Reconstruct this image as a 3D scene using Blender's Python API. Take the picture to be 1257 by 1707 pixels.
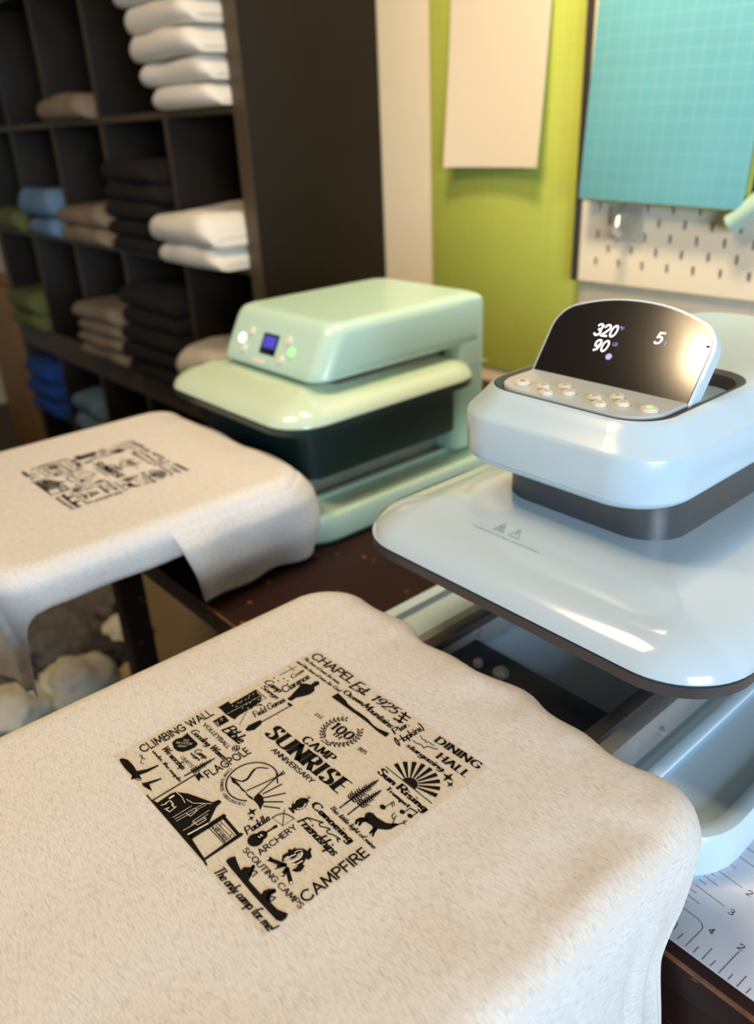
import bpy, bmesh, math, random
from mathutils import Vector, Matrix, noise
S = bpy.context.scene
COL = S.collection
for _o in list(bpy.data.objects):
    bpy.data.objects.remove(_o)

# ------------------------------------------------------------------ camera
# world: X runs along the table front, Y towards the wall, Z up; z=0 is the top of the printing platens
cam_d = bpy.data.cameras.new('camera')
cam = bpy.data.objects.new('camera', cam_d)
COL.objects.link(cam)
S.camera = cam
PITCH, ROLL, HEAD = .450188, -.0483742, .874691
_f = Vector((-math.sin(HEAD)*math.cos(PITCH), math.cos(HEAD)*math.cos(PITCH), -math.sin(PITCH)))
_r = Vector((math.cos(HEAD), math.sin(HEAD), 0))
_d = _f.cross(_r)
_c, _s = math.cos(ROLL), math.sin(ROLL)
_rx = _r*_c - _d*_s
_dn = _r*_s + _d*_c
cam.matrix_world = Matrix(((_rx.x, -_dn.x, -_f.x, 0), (_rx.y, -_dn.y, -_f.y, 0), (_rx.z, -_dn.z, -_f.z, .41), (0, 0, 0, 1)))
cam_d.sensor_fit = 'VERTICAL'
cam_d.sensor_width = 24*1257/1707
cam_d.sensor_height = 24
cam_d.lens = 1326.18/1707*24
cam_d.clip_start = .01
cam_d.dof.use_dof = True
cam_d.dof.focus_distance = .555
cam_d.dof.aperture_fstop = 3.2

# ------------------------------------------------------------------ light
w = bpy.data.worlds.new('room_light')
S.world = w
w.use_nodes = True
w.node_tree.nodes['Background'].inputs[0].default_value = (1.0, .86, .68, 1)
w.node_tree.nodes['Background'].inputs[1].default_value = .045

def area(name, loc, target, sx, sy, power, color, spread=math.pi):
    l = bpy.data.lights.new(name, 'AREA')
    l.shape = 'RECTANGLE'; l.size = sx; l.size_y = sy; l.energy = power; l.color = color; l.spread = spread
    o = bpy.data.objects.new(name, l); COL.objects.link(o)
    o.location = loc
    o.rotation_euler = (Vector(target)-Vector(loc)).to_track_quat('-Z', 'Y').to_euler()
    return o
area('window_daylight', (2.1, -.70, .58), (-.5, .35, -.03), 1.2, .9, 88, (.68, .83, 1.0))
area('ceiling_lamp_light', (-1.11, -.40, 1.62), (-1.0, .0, 0), .13, .13, 8, (1.0, .74, .44))
area('warm_fill_light', (-.85, -.15, 1.62), (-.6, .3, 0), .5, .5, 13.5, (1.0, .72, .43))  # unseen fill, added to warm the tops of the shirts
area('wall_fill_light', (-.75, .70, 1.62), (-.85, 1.37, .36), .4, .2, 7.4, (1.0, .77, .47), 1.5)  # unseen narrow fill, added to brighten the back wall

S.view_settings.view_transform = 'Standard'
S.view_settings.look = 'None'
S.view_settings.gamma = 1
S.view_settings.exposure = 0
S.view_settings.use_curve_mapping = False

# ------------------------------------------------------------------ helpers
def srgb(r, g, b):
    def f(c):
        c /= 255
        return c/12.92 if c <= .04045 else ((c+.055)/1.055)**2.4
    return (f(r), f(g), f(b), 1)

def mat(name, col, rough=.5, metal=0, coat=0, noise_scale=0, noise_amt=.0, bump=0, spec=None, emit=0, sheen=0):
    m = bpy.data.materials.new(name); m.use_nodes = True
    nt = m.node_tree; b = nt.nodes['Principled BSDF']
    b.inputs['Base Color'].default_value = col
    b.inputs['Roughness'].default_value = rough
    b.inputs['Metallic'].default_value = metal
    b.inputs['Coat Weight'].default_value = coat
    b.inputs['Coat Roughness'].default_value = .06
    if spec is not None: b.inputs['Specular IOR Level'].default_value = spec
    if sheen: b.inputs['Sheen Weight'].default_value = sheen
    if emit:
        b.inputs['Emission Color'].default_value = col
        b.inputs['Emission Strength'].default_value = emit
    if noise_scale:
        tc = nt.nodes.new('ShaderNodeTexCoord'); n = nt.nodes.new('ShaderNodeTexNoise')
        n.inputs['Scale'].default_value = noise_scale; n.inputs['Detail'].default_value = 4
        nt.links.new(tc.outputs['Object'], n.inputs['Vector'])
        if noise_amt:
            mx = nt.nodes.new('ShaderNodeMix'); mx.data_type = 'RGBA'
            mx.inputs['A'].default_value = tuple(c*(1-noise_amt) for c in col[:3])+(1,)
            mx.inputs['B'].default_value = tuple(min(1, c*(1+noise_amt)) for c in col[:3])+(1,)
            nt.links.new(n.outputs['Fac'], mx.inputs['Factor'])
            nt.links.new(mx.outputs['Result'], b.inputs['Base Color'])
        if bump:
            bp = nt.nodes.new('ShaderNodeBump'); bp.inputs['Strength'].default_value = bump
            bp.inputs['Distance'].default_value = .001
            nt.links.new(n.outputs['Fac'], bp.inputs['Height'])
            nt.links.new(bp.outputs['Normal'], b.inputs['Normal'])
    return m

def heather(name, light, dark, rot=.36, amount=.85, coord='UV'):
    """knit jersey: pale yarn with short grey streaks along the courses, fine rib relief"""
    m = bpy.data.materials.new(name); m.use_nodes = True
    nt = m.node_tree; b = nt.nodes['Principled BSDF']
    b.inputs['Roughness'].default_value = .92
    b.inputs['Specular IOR Level'].default_value = .15
    b.inputs['Sheen Weight'].default_value = .12
    tc = nt.nodes.new('ShaderNodeTexCoord')
    def streak(scale, rz, det):
        mp = nt.nodes.new('ShaderNodeMapping'); mp.inputs['Rotation'].default_value = (0, 0, rz)
        mp.inputs['Scale'].default_value = scale
        n = nt.nodes.new('ShaderNodeTexNoise'); n.inputs['Scale'].default_value = 1
        n.inputs['Detail'].default_value = det; n.inputs['Roughness'].default_value = .6
        nt.links.new(tc.outputs[coord], mp.inputs['Vector']); nt.links.new(mp.outputs['Vector'], n.inputs['Vector'])
        return n
    n1 = streak((170, 1400, 1000), -rot, 3)
    n2 = streak((45, 200, 200), -rot, 2)
    r1 = nt.nodes.new('ShaderNodeMapRange'); r1.inputs['From Min'].default_value = .44; r1.inputs['From Max'].default_value = .74
    nt.links.new(n1.outputs['Fac'], r1.inputs['Value'])
    r2 = nt.nodes.new('ShaderNodeMapRange'); r2.inputs['From Min'].default_value = .35; r2.inputs['From Max'].default_value = .7
    r2.inputs['To Min'].default_value = .45
    nt.links.new(n2.outputs['Fac'], r2.inputs['Value'])
    mu = nt.nodes.new('ShaderNodeMath'); mu.operation = 'MULTIPLY'
    nt.links.new(r1.outputs['Result'], mu.inputs[0]); nt.links.new(r2.outputs['Result'], mu.inputs[1])
    mu2 = nt.nodes.new('ShaderNodeMath'); mu2.operation = 'MULTIPLY'; mu2.inputs[1].default_value = amount
    nt.links.new(mu.outputs[0], mu2.inputs[0])
    mx = nt.nodes.new('ShaderNodeMix'); mx.data_type = 'RGBA'
    mx.inputs['A'].default_value = light; mx.inputs['B'].default_value = dark
    nt.links.new(mu2.outputs[0], mx.inputs['Factor'])
    nt.links.new(mx.outputs['Result'], b.inputs['Base Color'])
    bp = nt.nodes.new('ShaderNodeBump'); bp.inputs['Strength'].default_value = .18; bp.inputs['Distance'].default_value = .0004
    nt.links.new(n1.outputs['Fac'], bp.inputs['Height'])
    nt.links.new(bp.outputs['Normal'], b.inputs['Normal'])
    return m

def link(name, me, m, parent=None, loc=None):
    o = bpy.data.objects.new(name, me); COL.objects.link(o)
    if m is not None and not me.materials:
        for x in (m if isinstance(m, (list, tuple)) else [m]): me.materials.append(x)
    if parent is not None: o.parent = parent
    if loc is not None: o.location = loc
    return o

def from_bm(name, bm, m, parent=None, loc=None, smooth=38):
    bmesh.ops.recalc_face_normals(bm, faces=bm.faces)
    me = bpy.data.meshes.new(name); bm.to_mesh(me); bm.free()
    if smooth:
        me.shade_smooth(); me.set_sharp_from_angle(angle=math.radians(smooth))
    return link(name, me, m, parent, loc)

def empty(name, loc, label, cat, group=None, rz=0):
    o = bpy.data.objects.new(name, None); COL.objects.link(o)
    o.empty_display_size = .05
    o.location = loc; o.rotation_euler = (0, 0, rz)
    tag(o, label, cat, group)
    return o

def tag(o, label=None, cat=None, group=None, kind=None):
    if label: o['label'] = label
    if cat: o['category'] = cat
    if group: o['group'] = group
    if kind: o['kind'] = kind
    return o

def rrect(x0, x1, y0, y1, r, n=8):
    r = max(min(r, (x1-x0)/2-1e-4, (y1-y0)/2-1e-4), 1e-4)
    out = []
    for cx, cy, a0 in ((x1-r, y1-r, 0), (x0+r, y1-r, 90), (x0+r, y0+r, 180), (x1-r, y0+r, 270)):
        for i in range(n+1):
            a = math.radians(a0+90*i/n)
            out.append((cx+r*math.cos(a), cy+r*math.sin(a)))
    return out

def loft_bm(rings, n=8, cap0=True, cap1=True, mats=None):
    """rings: list of (x0,x1,y0,y1,r,z); consecutive rings are stitched"""
    bm = bmesh.new(); prev = None; first = None
    for k, (x0, x1, y0, y1, r, z) in enumerate(rings):
        vs = [bm.verts.new((x, y, z)) for x, y in rrect(x0, x1, y0, y1, r, n)]
        if prev:
            for i in range(len(vs)):
                j = (i+1) % len(vs)
                f = bm.faces.new((prev[i], prev[j], vs[j], vs[i]))
                if mats: f.material_index = mats[k-1]
        else: first = vs
        prev = vs
    if cap0: bm.faces.new(first[::-1])
    if cap1:
        f = bm.faces.new(prev)
        if mats: f.material_index = mats[-1]
    return bm

def prof(x0, x1, y0, y1, r, pts):
    """rings from a rect and (inset, z) pairs"""
    return [(x0+i, x1-i, y0+i, y1-i, max(r-i, .002), z) for i, z in pts]

def box_bm(x0, x1, y0, y1, z0, z1, bv=.0, seg=2):
    bm = bmesh.new()
    bmesh.ops.create_cube(bm, size=1)
    for v in bm.verts:
        v.co = ((x0+x1)/2+v.co.x*(x1-x0), (y0+y1)/2+v.co.y*(y1-y0), (z0+z1)/2+v.co.z*(z1-z0))
    if bv: bmesh.ops.bevel(bm, geom=bm.edges[:], offset=bv, segments=seg, affect='EDGES', profile=.5)
    return bm

def box(name, x0, x1, y0, y1, z0, z1, m, parent=None, bv=.001, off=(0, 0, 0)):
    """world coordinates; off = the parent's location"""
    return from_bm(name, box_bm(x0-off[0], x1-off[0], y0-off[1], y1-off[1], z0-off[2], z1-off[2], bv), m, parent)

def shift(rings, o):
    return [(a-o[0], b-o[0], c-o[1], d-o[1], r, z-o[2]) for a, b, c, d, r, z in rings]

def thicken(bm, th):
    bm.normal_update()
    vs = bm.verts[:]; fs = bm.faces[:]
    nv = {v: bm.verts.new(v.co-v.normal*th) for v in vs}
    edges = [(e, e.link_loops[0]) for e in bm.edges if len(e.link_faces) == 1]
    sides = [(l.vert, l.link_loop_next.vert) for e, l in edges]
    for f in fs: bm.faces.new([nv[v] for v in reversed(f.verts)])
    for a, b in sides: bm.faces.new((b, a, nv[a], nv[b]))
    return nv

def set_uv(bm, co, nv=None):
    if nv: co = {**co, **{nv[v]: c for v, c in co.items()}}
    uv = bm.loops.layers.uv.new('cloth')
    for f in bm.faces:
        for l in f.loops: l[uv].uv = co[l.vert]

def cyl_bm(r, h, n=20, bv=.0, axis='Z'):
    bm = bmesh.new()
    bmesh.ops.create_cone(bm, cap_ends=True, segments=n, radius1=r, radius2=r, depth=h)
    if bv: bmesh.ops.bevel(bm, geom=[e for e in bm.edges if abs(e.verts[0].co.z-e.verts[1].co.z) < 1e-6], offset=bv, segments=2, affect='EDGES')
    if axis == 'X': bmesh.ops.rotate(bm, verts=bm.verts, matrix=Matrix.Rotation(math.pi/2, 3, 'Y'))
    if axis == 'Y': bmesh.ops.rotate(bm, verts=bm.verts, matrix=Matrix.Rotation(math.pi/2, 3, 'X'))
    return bm

# ------------------------------------------------------------------ materials
M = {}
M['tee'] = heather('ash_jersey', (.82, .79, .75, 1), (.30, .29, .28, 1))
M['tee_pale'] = heather('ash_jersey_folded', (.80, .75, .68, 1), (.36, .34, .33, 1), coord='Object')
M['bare'] = mat('bare_jersey_gaps', (.78, .72, .62, 1), .9)
M['ink'] = mat('black_print', (.006, .0045, .004, 1), .5, spec=.15)
M['blue'] = mat('pale_blue_plastic', (.56, .725, .835, 1), .30, coat=.15)
M['blue_gloss'] = mat('pale_blue_gloss_plate', (.57, .70, .785, 1), .17, coat=.8)
M['blue_tray'] = mat('blue_tray_plastic', (.35, .56, .73, 1), .38)
M['mint'] = mat('mint_plastic', (.52, .75, .655, 1), .32, coat=.2)
M['mint_gloss'] = mat('mint_gloss_plate', (.62, .77, .59, 1), .16, coat=.7)
M['neck'] = mat('gunmetal_neck', (.13, .135, .14, 1), .38, metal=.6)
M['dark'] = mat('dark_plastic', (.022, .024, .028, 1), .45)
M['rim'] = mat('dark_rim_plastic', (.05, .043, .042, 1), .4)
M['navy'] = mat('dark_navy_bracket', (.010, .018, .032, 1), .45)
M['green_dark'] = mat('dark_green_heat_plate', (.010, .030, .028, 1), .3)
M['steel'] = mat('brushed_steel', (.40, .40, .38, 1), .42, metal=.55, noise_scale=60, noise_amt=.12)
M['screen'] = mat('black_display_glass', (.010, .009, .009, 1), .13, spec=.5)
M['cream'] = mat('cream_button', (.82, .77, .66, 1), .4)
M['icon'] = mat('grey_icon_ink', (.38, .36, .33, 1), .5)
M['glow'] = mat('white_led_digit', (.95, .95, 1, 1), .5, emit=1.3)
M['glow_blue'] = mat('violet_led_digit', (.30, .28, .80, 1), .5, emit=.9)
M['screen_blue'] = mat('deep_blue_lit_screen', (.05, .05, .42, 1), .4, emit=.7)
M['glow_green'] = mat('green_led', (.35, .85, .30, 1), .5, emit=.7)
M['panel'] = mat('button_panel', (.55, .62, .66, 1), .35)
M['warn'] = mat('grey_warning_print', (.34, .40, .42, 1), .5)
M['lit_edge'] = mat('brown_lit_shelf_edge', (.075, .052, .027, 1), .5)  # shelf brown made paler: lamplight on the front edges put into the colour
M['shelf'] = mat('black_brown_shelf', (.014, .009, .0045, 1), .5, spec=.25, noise_scale=14, noise_amt=.2)
M['wall'] = mat('cream_wall_paint', (.84, .74, .56, 1), .8, noise_scale=20, noise_amt=.03)
M['floor'] = mat('dark_wood_floor', (.06, .035, .02, 1), .5, noise_scale=5, noise_amt=.3)
M['white_cotton'] = mat('white_cotton', (.82, .78, .68, 1), .9, noise_scale=120, noise_amt=.04, bump=.15, sheen=.1)
M['beige_cotton'] = mat('beige_cotton', (.30, .22, .14, 1), .9, noise_scale=120, noise_amt=.1, bump=.2)
M['taupe_cotton'] = mat('taupe_cotton', (.27, .205, .14, 1), .9, noise_scale=120, noise_amt=.1, bump=.2)
M['black_cotton'] = mat('black_cotton', (.007, .006, .005, 1), .92, noise_scale=120, noise_amt=.1, bump=.2)
M['brown_cotton'] = mat('dark_brown_cotton', (.010, .006, .003, 1), .92, noise_scale=120, noise_amt=.1, bump=.2)
M['sky_cotton'] = mat('sky_blue_cotton', (.17, .29, .44, 1), .9, noise_scale=120, noise_amt=.1, bump=.2)
M['royal_cotton'] = mat('royal_blue_cotton', (.015, .08, .36, 1), .9, noise_scale=120, noise_amt=.1, bump=.2)
M['olive_cotton'] = mat('olive_cotton', (.15, .17, .05, 1), .9, noise_scale=120, noise_amt=.1, bump=.2)
M['wood'] = mat('honey_wood', (.36, .17, .05, 1), .5, noise_scale=9, noise_amt=.25)
M['paper'] = mat('white_paper', (.72, .63, .50, 1), .7)
M['peg'] = mat('white_pegboard', (.80, .73, .60, 1), .5)
M['void'] = mat('dark_gap', (.02, .018, .015, 1), .8)
ART_TEXT=[
  ('CLIMBING WALL', 'sans', 17.6, 18.7, 17.0, 79.2, 8.2),
  ('We worship', 'script', 23.4, 30.7, 53.1, 31.1, 4.9),
  ('under the maple', 'script', 21.2, 23.9, 62.6, 23.9, 2.8),
  ('Camp', 'script', 42.9, 46.5, 55.1, 48.7, 4.4),
  ('sign', 'script', 42.8, 43.4, 53.6, 44.5, 2.7),
  ('CRAFTS', 'sans', 41.8, 36.2, 56.2, 36.9, 2.5),
  ('Gooding Waves', 'script', 21.8, 55.4, 65.7, 58.2, 5.0),
  ('VOLLEYBALL', 'sans', 21.6, 66.4, 58.1, 66.5, 3.2),
  ('Bible', 'script', 37.7, 74.2, 58.5, 75.3, 9.1),
  ('Camp', 'script', 10.6, 130.0, 30.4, 131.7, 6.0),
  ('Songs', 'script', 14.6, 124.4, 36.2, 125.6, 4.4),
  ('Cross', 'script', 23.7, 150.4, 22.4, 163.4, 4.6),
  ('Clarence', 'script', 34.3, 134.7, 33.1, 161.1, 7.7),
  ('Field Games', 'script', 42.8, 101.0, 43.5, 129.4, 6.8),
  ('CHAPEL', 'sans', 9.7, 179.2, 61.3, 180.9, 8.1),
  ('The love of man for men,', 'script', 7.2, 173.1, 56.0, 173.3, 3.5),
  ('and the love of man for God', 'script', 7.3, 165.9, 63.7, 167.5, 3.5),
  ('Est.', 'script', 65.6, 177.3, 81.6, 179.5, 10.3),
  ('1925', 'roman_it', 89.1, 179.6, 114.6, 181.2, 7.8),
  ('Ocean', 'roman', 67.4, 168.7, 89.0, 170.2, 5.0),
  ('Mountains', 'script', 90.2, 169.5, 124.4, 168.4, 6.1),
  ('Pier', 'script', 132.5, 166.8, 133.2, 179.7, 5.9),
  ('(Hopkins)', 'script', 142.8, 160.2, 143.6, 186.1, 7.0),
  ('stargazing', 'script', 147.3, 163.8, 183.4, 164.7, 4.7),
  ('DINING', 'serif', 158.8, 182.5, 198.9, 184.5, 6.5),
  ('HALL', 'serif', 171.5, 171.4, 198.8, 172.4, 6.4),
  ('Sun Rising', 'roman', 153.0, 131.2, 201.3, 130.3, 5.9),
  ('Trumpet', 'roman', 168.6, 125.0, 191.1, 124.7, 3.4),
  ('This little light of mine', 'script', 155.0, 86.3, 200.7, 86.0, 3.4),
  ('Canoeing', 'roman', 145.1, 78.5, 187.0, 77.9, 5.5),
  ('Friendships', 'script', 150.2, 63.8, 187.3, 63.8, 7.0),
  ('CAMPFIRE', 'sans', 203.0, 31.6, 202.5, 81.1, 7.4),
  ('SCOUTING CAMPS', 'sans', 145.0, 24.4, 203.7, 26.4, 3.7),
  ('ARCHERY', 'sans', 155.7, 31.0, 154.3, 60.6, 4.4),
  ('Paddle', 'script', 136.1, 33.8, 136.1, 51.5, 6.1),
  ('SUNRISE', 'fat', 64.7, 95.6, 149.2, 98.7, 12.1),
  ('CAMP', 'serif', 89.0, 111.5, 120.9, 113.6, 6.8),
  ('ANNIVERSARY', 'sans', 82.2, 88.9, 128.6, 90.9, 3.8),
  ('100', 'serif', 93.5, 135.7, 112.6, 137.0, 8.2),
  ('TH', 'serif', 99.5, 132.3, 107.1, 132.6, 3.9),
  ('EST.', 'serif', 73.3, 135.9, 81.2, 136.5, 3.1),
  ('1925', 'serif', 125.4, 135.5, 132.8, 136.4, 3.4),
  ('FLAGPOLE', 'sans', 74.0, 41.3, 73.5, 77.0, 7.1),
  ('The only camp for me!', 'script', 145.9, 2.4, 203.5, 4.7, 6.4),
]
ART_POLY=[
  [(23.6,74.0),(23.3,84.5),(32.0,84.0),(32.1,74.0)],
  [(9.8,85.7),(12.1,86.8),(11.4,96.0),(15.5,95.6),(14.3,120.4),(19.9,117.9),(25.5,118.1),(29.9,114.5),(32.0,91.7),(33.7,87.8),(24.1,86.1),(14.4,86.4)],
  [(41.4,132.3),(41.6,135.0),(38.5,142.2),(36.1,148.9),(34.0,150.2),(35.3,153.2),(37.7,155.1),(40.8,156.4),(39.9,161.6),(41.6,163.9),(45.2,162.2),(45.1,156.8),(49.0,154.2),(50.0,148.8),(48.2,143.0),(45.6,137.8),(46.4,133.6),(44.8,132.0)],
  [(50.4,102.2),(48.1,101.8),(47.2,91.9),(49.4,87.6),(51.7,87.7),(54.4,92.4),(52.5,100.2)],
  [(46.8,128.2),(46.6,130.0),(48.7,130.6),(51.7,130.3),(51.9,129.0),(50.2,128.2)],
  [(65.0,159.1),(64.9,165.9),(76.5,164.6),(81.1,163.1),(91.4,162.6),(94.3,163.2),(101.2,163.1),(105.7,163.0),(113.3,161.5),(118.9,161.6),(129.1,164.2),(130.0,159.5),(120.9,159.1),(106.4,160.2),(86.2,159.7)],
  [(176.8,90.5),(175.3,93.3),(176.0,96.4),(177.7,98.2),(175.9,100.9),(176.3,103.3),(178.9,104.8),(183.4,104.2),(187.6,104.9),(191.4,105.8),(194.3,108.2),(195.3,110.0),(197.1,110.7),(197.2,108.3),(196.8,104.2),(194.8,101.7),(190.9,98.7),(191.0,96.5),(192.9,92.7),(192.8,91.9),(190.2,94.5),(190.4,92.2),(189.7,92.3),(188.3,96.7),(186.2,97.4),(181.1,96.5),(179.0,94.0),(180.4,91.2),(179.7,91.3),(177.6,94.0),(177.0,91.9),(177.9,90.1)],
  [(168.7,38.2),(165.5,41.0),(165.9,44.9),(164.2,46.6),(166.3,48.1),(165.7,50.9),(167.0,49.5),(168.2,51.5),(170.4,53.8),(173.6,54.4),(172.7,57.0),(173.9,57.6),(175.3,55.6),(179.0,54.0),(179.4,51.0),(177.6,50.4),(179.8,46.0),(181.3,46.9),(183.0,42.7),(181.6,39.9),(178.4,38.5),(179.0,41.8),(178.2,44.3),(174.0,42.5),(174.6,45.9),(174.1,50.1),(172.0,52.1),(170.9,49.5),(172.3,46.1),(171.6,43.3),(168.6,43.5),(167.5,42.4),(169.0,39.9),(170.0,38.3)],
  [(12.2,2.3),(11.9,4.3),(16.6,6.9),(24.5,7.3),(32.2,6.6),(35.5,12.7),(37.1,21.0),(38.3,20.6),(38.3,11.9),(36.9,6.1),(42.6,5.6),(38.5,3.5),(36.9,-0.4),(34.1,2.1),(29.7,1.8),(23.1,1.4),(16.0,1.8)],
  [(45.7,3.6),(47.2,6.3),(50.8,16.3),(51.9,15.8),(50.1,7.2),(57.6,5.8),(53.4,4.4),(49.5,3.4)],
  [(58.7,0.7),(58.6,1.8),(64.8,1.7),(70.2,3.5),(69.0,14.2),(70.0,17.4),(77.5,23.1),(96.2,31.3),(97.2,35.9),(100.1,36.1),(101.5,31.2),(110.6,19.5),(111.2,7.7),(113.9,5.4),(132.4,3.6),(139.2,2.4),(139.3,1.4),(134.1,1.8)],
  [(111.1,4.9),(110.3,31.4),(112.4,32.3),(113.8,31.0),(114.3,5.1)],
  [(133.3,2.7),(131.5,31.0),(133.6,32.4),(134.5,30.8),(134.9,2.9)],
  [(112.4,28.9),(113.8,31.0),(131.4,30.6),(132.5,28.3)],
  [(65.9,34.9),(64.7,39.1),(67.0,38.8),(72.2,39.2),(69.8,37.2),(72.5,34.2)],
  [(144.5,12.5),(143.9,15.2),(145.5,18.7),(150.2,17.2),(157.0,15.6),(156.3,18.3),(159.3,21.4),(159.1,22.9),(160.9,23.4),(161.6,22.3),(161.9,20.2),(164.4,19.0),(166.3,15.1),(180.2,15.3),(179.1,17.8),(180.0,20.8),(182.9,23.8),(184.9,22.8),(184.3,19.7),(185.5,18.4),(188.0,16.2),(195.2,16.6),(201.8,19.5),(203.4,17.1),(203.3,13.7),(200.4,12.1),(176.6,11.5),(147.8,11.9)],
  [(21.5,53.2),(27.9,53.0),(37.8,53.2),(39.5,49.9),(39.1,44.8),(37.6,40.5),(34.0,38.1),(29.5,37.6),(23.3,39.4),(21.5,43.5),(23.3,47.7),(22.4,51.2)],
  [(135.5,66.0),(137.8,68.4),(142.1,67.4),(142.5,65.9)],
  [(113.2,53.1),(111.8,59.1),(116.0,59.3),(120.7,57.0),(122.4,54.1),(124.5,51.5),(119.7,52.8)],
  [(85.0,52.7),(88.3,53.7),(94.8,53.7),(98.3,53.1),(104.1,53.4),(106.7,52.8),(112.2,53.7),(113.6,52.8),(109.7,51.9),(106.3,52.0),(104.5,52.7),(100.2,51.8),(96.9,52.4),(91.4,51.8),(90.0,51.1)],
]
ART_LINE=[
  (0.9,0,[(50.8,130.5),(50.7,101.4)]),
  (0.6,0,[(12.2,145.3),(12.5,162.4)]),
  (0.6,0,[(7.3,157.9),(16.3,157.7)]),
  (0.4,0,[(31.7,100.4),(41.4,87.4)]),
  (0.4,0,[(15.2,120.5),(29.7,120.5)]),
  (0.4,0,[(19.9,117.9),(23.9,120.0)]),
  (0.4,0,[(29.7,120.5),(29.4,114.8)]),
  (0.4,0,[(14.8,120.1),(28.5,115.7)]),
  (0.3,0,[(15.8,120.6),(27.6,117.5)]),
  (0.4,0,[(21.0,118.2),(28.6,120.5)]),
  (0.9,0,[(30.9,100.9),(30.4,108.3),(33.9,113.3)]),
  (1.6,0,[(120.5,189.1),(124.9,177.5)]),
  (1.4,0,[(118.0,186.5),(127.2,187.0)]),
  (1.2,0,[(119.1,182.8),(127.9,183.4)]),
  (1.6,0,[(118.8,177.7),(127.0,179.2)]),
  (0.7,1,[(146.5,171.7),(150.6,171.6),(154.6,172.9),(157.9,171.7)]),
  (0.7,1,[(157.9,171.7),(158.8,175.1),(162.5,176.5),(166.0,178.2)]),
  (0.6,1,[(146.9,179.2),(151.0,177.6),(153.0,178.5),(154.5,177.0)]),
  (0.6,1,[(154.5,177.0),(156.3,178.8),(159.5,178.9),(161.6,179.3)]),
  (0.9,0,[(160.0,91.4),(159.6,102.6)]),
  (0.9,0,[(168.2,91.7),(167.4,103.7)]),
  (0.6,1,[(194.3,108.2),(192.3,111.4),(189.4,112.0),(188.3,115.5)]),
  (0.6,0,[(192.2,111.2),(191.1,114.6)]),
  (0.7,1,[(196.5,109.4),(198.5,113.7),(198.7,116.9)]),
  (0.6,0,[(198.5,113.7),(200.5,114.0)]),
  (0.5,0,[(198.6,114.1),(197.4,115.5)]),
  (0.6,0,[(180.5,114.2),(180.7,121.6)]),
  (0.6,0,[(180.7,121.6),(183.8,119.3)]),
  (0.6,0,[(180.9,119.7),(183.7,117.7)]),
  (0.6,0,[(192.4,120.6),(192.6,125.8)]),
  (0.6,0,[(198.5,121.7),(198.6,126.7)]),
  (1.0,0,[(192.7,125.6),(198.8,126.6)]),
  (0.8,1,[(152.7,71.4),(156.6,73.1),(160.3,74.9),(162.4,75.9),(161.1,73.8),(163.4,72.5),(166.8,74.6),(169.9,75.7),(169.3,73.6),(171.2,72.6),(174.9,74.3),(180.6,75.4),(179.0,74.1),(181.6,73.1)]),
  (2.6,0,[(161.9,33.0),(172.2,37.6)]),
  (2.4,0,[(170.0,32.6),(172.6,38.3)]),
  (2.6,0,[(177.7,32.4),(175.4,37.6)]),
  (2.6,0,[(185.6,33.1),(176.4,37.0)]),
  (1.2,0,[(143.1,42.9),(143.4,51.0)]),
  (2.0,0,[(143.3,49.7),(143.4,51.6)]),
  (0.7,1,[(135.6,53.3),(136.0,57.5),(138.0,61.2),(141.4,62.8),(146.4,63.8)]),
  (0.3,0,[(135.7,53.5),(145.9,54.7)]),
  (0.3,0,[(146.4,63.8),(145.9,54.7)]),
  (0.5,0,[(135.2,63.8),(146.1,54.5)]),
  (0.6,0,[(138.3,80.1),(138.4,82.6)]),
  (1.2,0,[(137.2,79.3),(140.5,80.0)]),
  (1.0,0,[(65.8,2.1),(64.7,35.9)]),
  (0.6,0,[(113.0,18.1),(132.6,18.8)]),
  (0.6,0,[(112.8,19.9),(132.3,19.7)]),
  (0.5,0,[(113.1,24.2),(131.0,24.7)]),
  (0.4,0,[(114.1,26.6),(131.5,27.2)]),
  (0.4,0,[(116.5,26.4),(117.1,24.4)]),
  (0.4,0,[(128.5,26.6),(130.2,23.9)]),
  (0.6,0,[(113.0,18.1),(113.0,24.8)]),
  (0.6,0,[(133.0,18.5),(132.7,26.5)]),
  (0.8,0,[(60.4,29.1),(60.4,36.1)]),
  (0.9,1,[(84.4,53.0),(90.1,54.7),(93.9,57.3),(93.9,62.0),(90.4,68.0),(90.2,72.3),(95.7,77.1)]),
  (1.4,1,[(93.9,57.3),(94.1,60.9),(91.5,65.6),(89.9,69.3)]),
  (0.8,0,[(103.4,54.3),(107.2,77.8),(108.0,83.4)]),
  (0.8,0,[(112.3,54.7),(107.1,77.3),(105.8,83.6)]),
  (0.5,0,[(105.9,81.9),(108.4,80.7)]),
  (0.9,0,[(104.6,78.5),(112.5,73.9)]),
  (0.9,0,[(113.6,60.9),(115.2,75.6)]),
  (0.9,0,[(116.9,59.2),(123.8,72.5)]),
  (0.9,0,[(120.2,57.3),(129.1,66.7)]),
  (0.9,0,[(123.3,55.0),(132.4,61.9)]),
  (0.5,1,[(18.0,15.2),(22.6,15.4),(25.5,12.8),(29.2,13.4)]),
  (0.5,1,[(18.9,16.9),(22.8,15.7),(25.2,17.0)]),
  (0.5,0,[(30.5,2.6),(39.5,2.4),(42.5,4.5)]),
  (0.7,0,[(98.7,122.5),(107.6,123.0)]),
  (0.5,0,[(101.9,124.7),(107.0,123.5)]),
]
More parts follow.
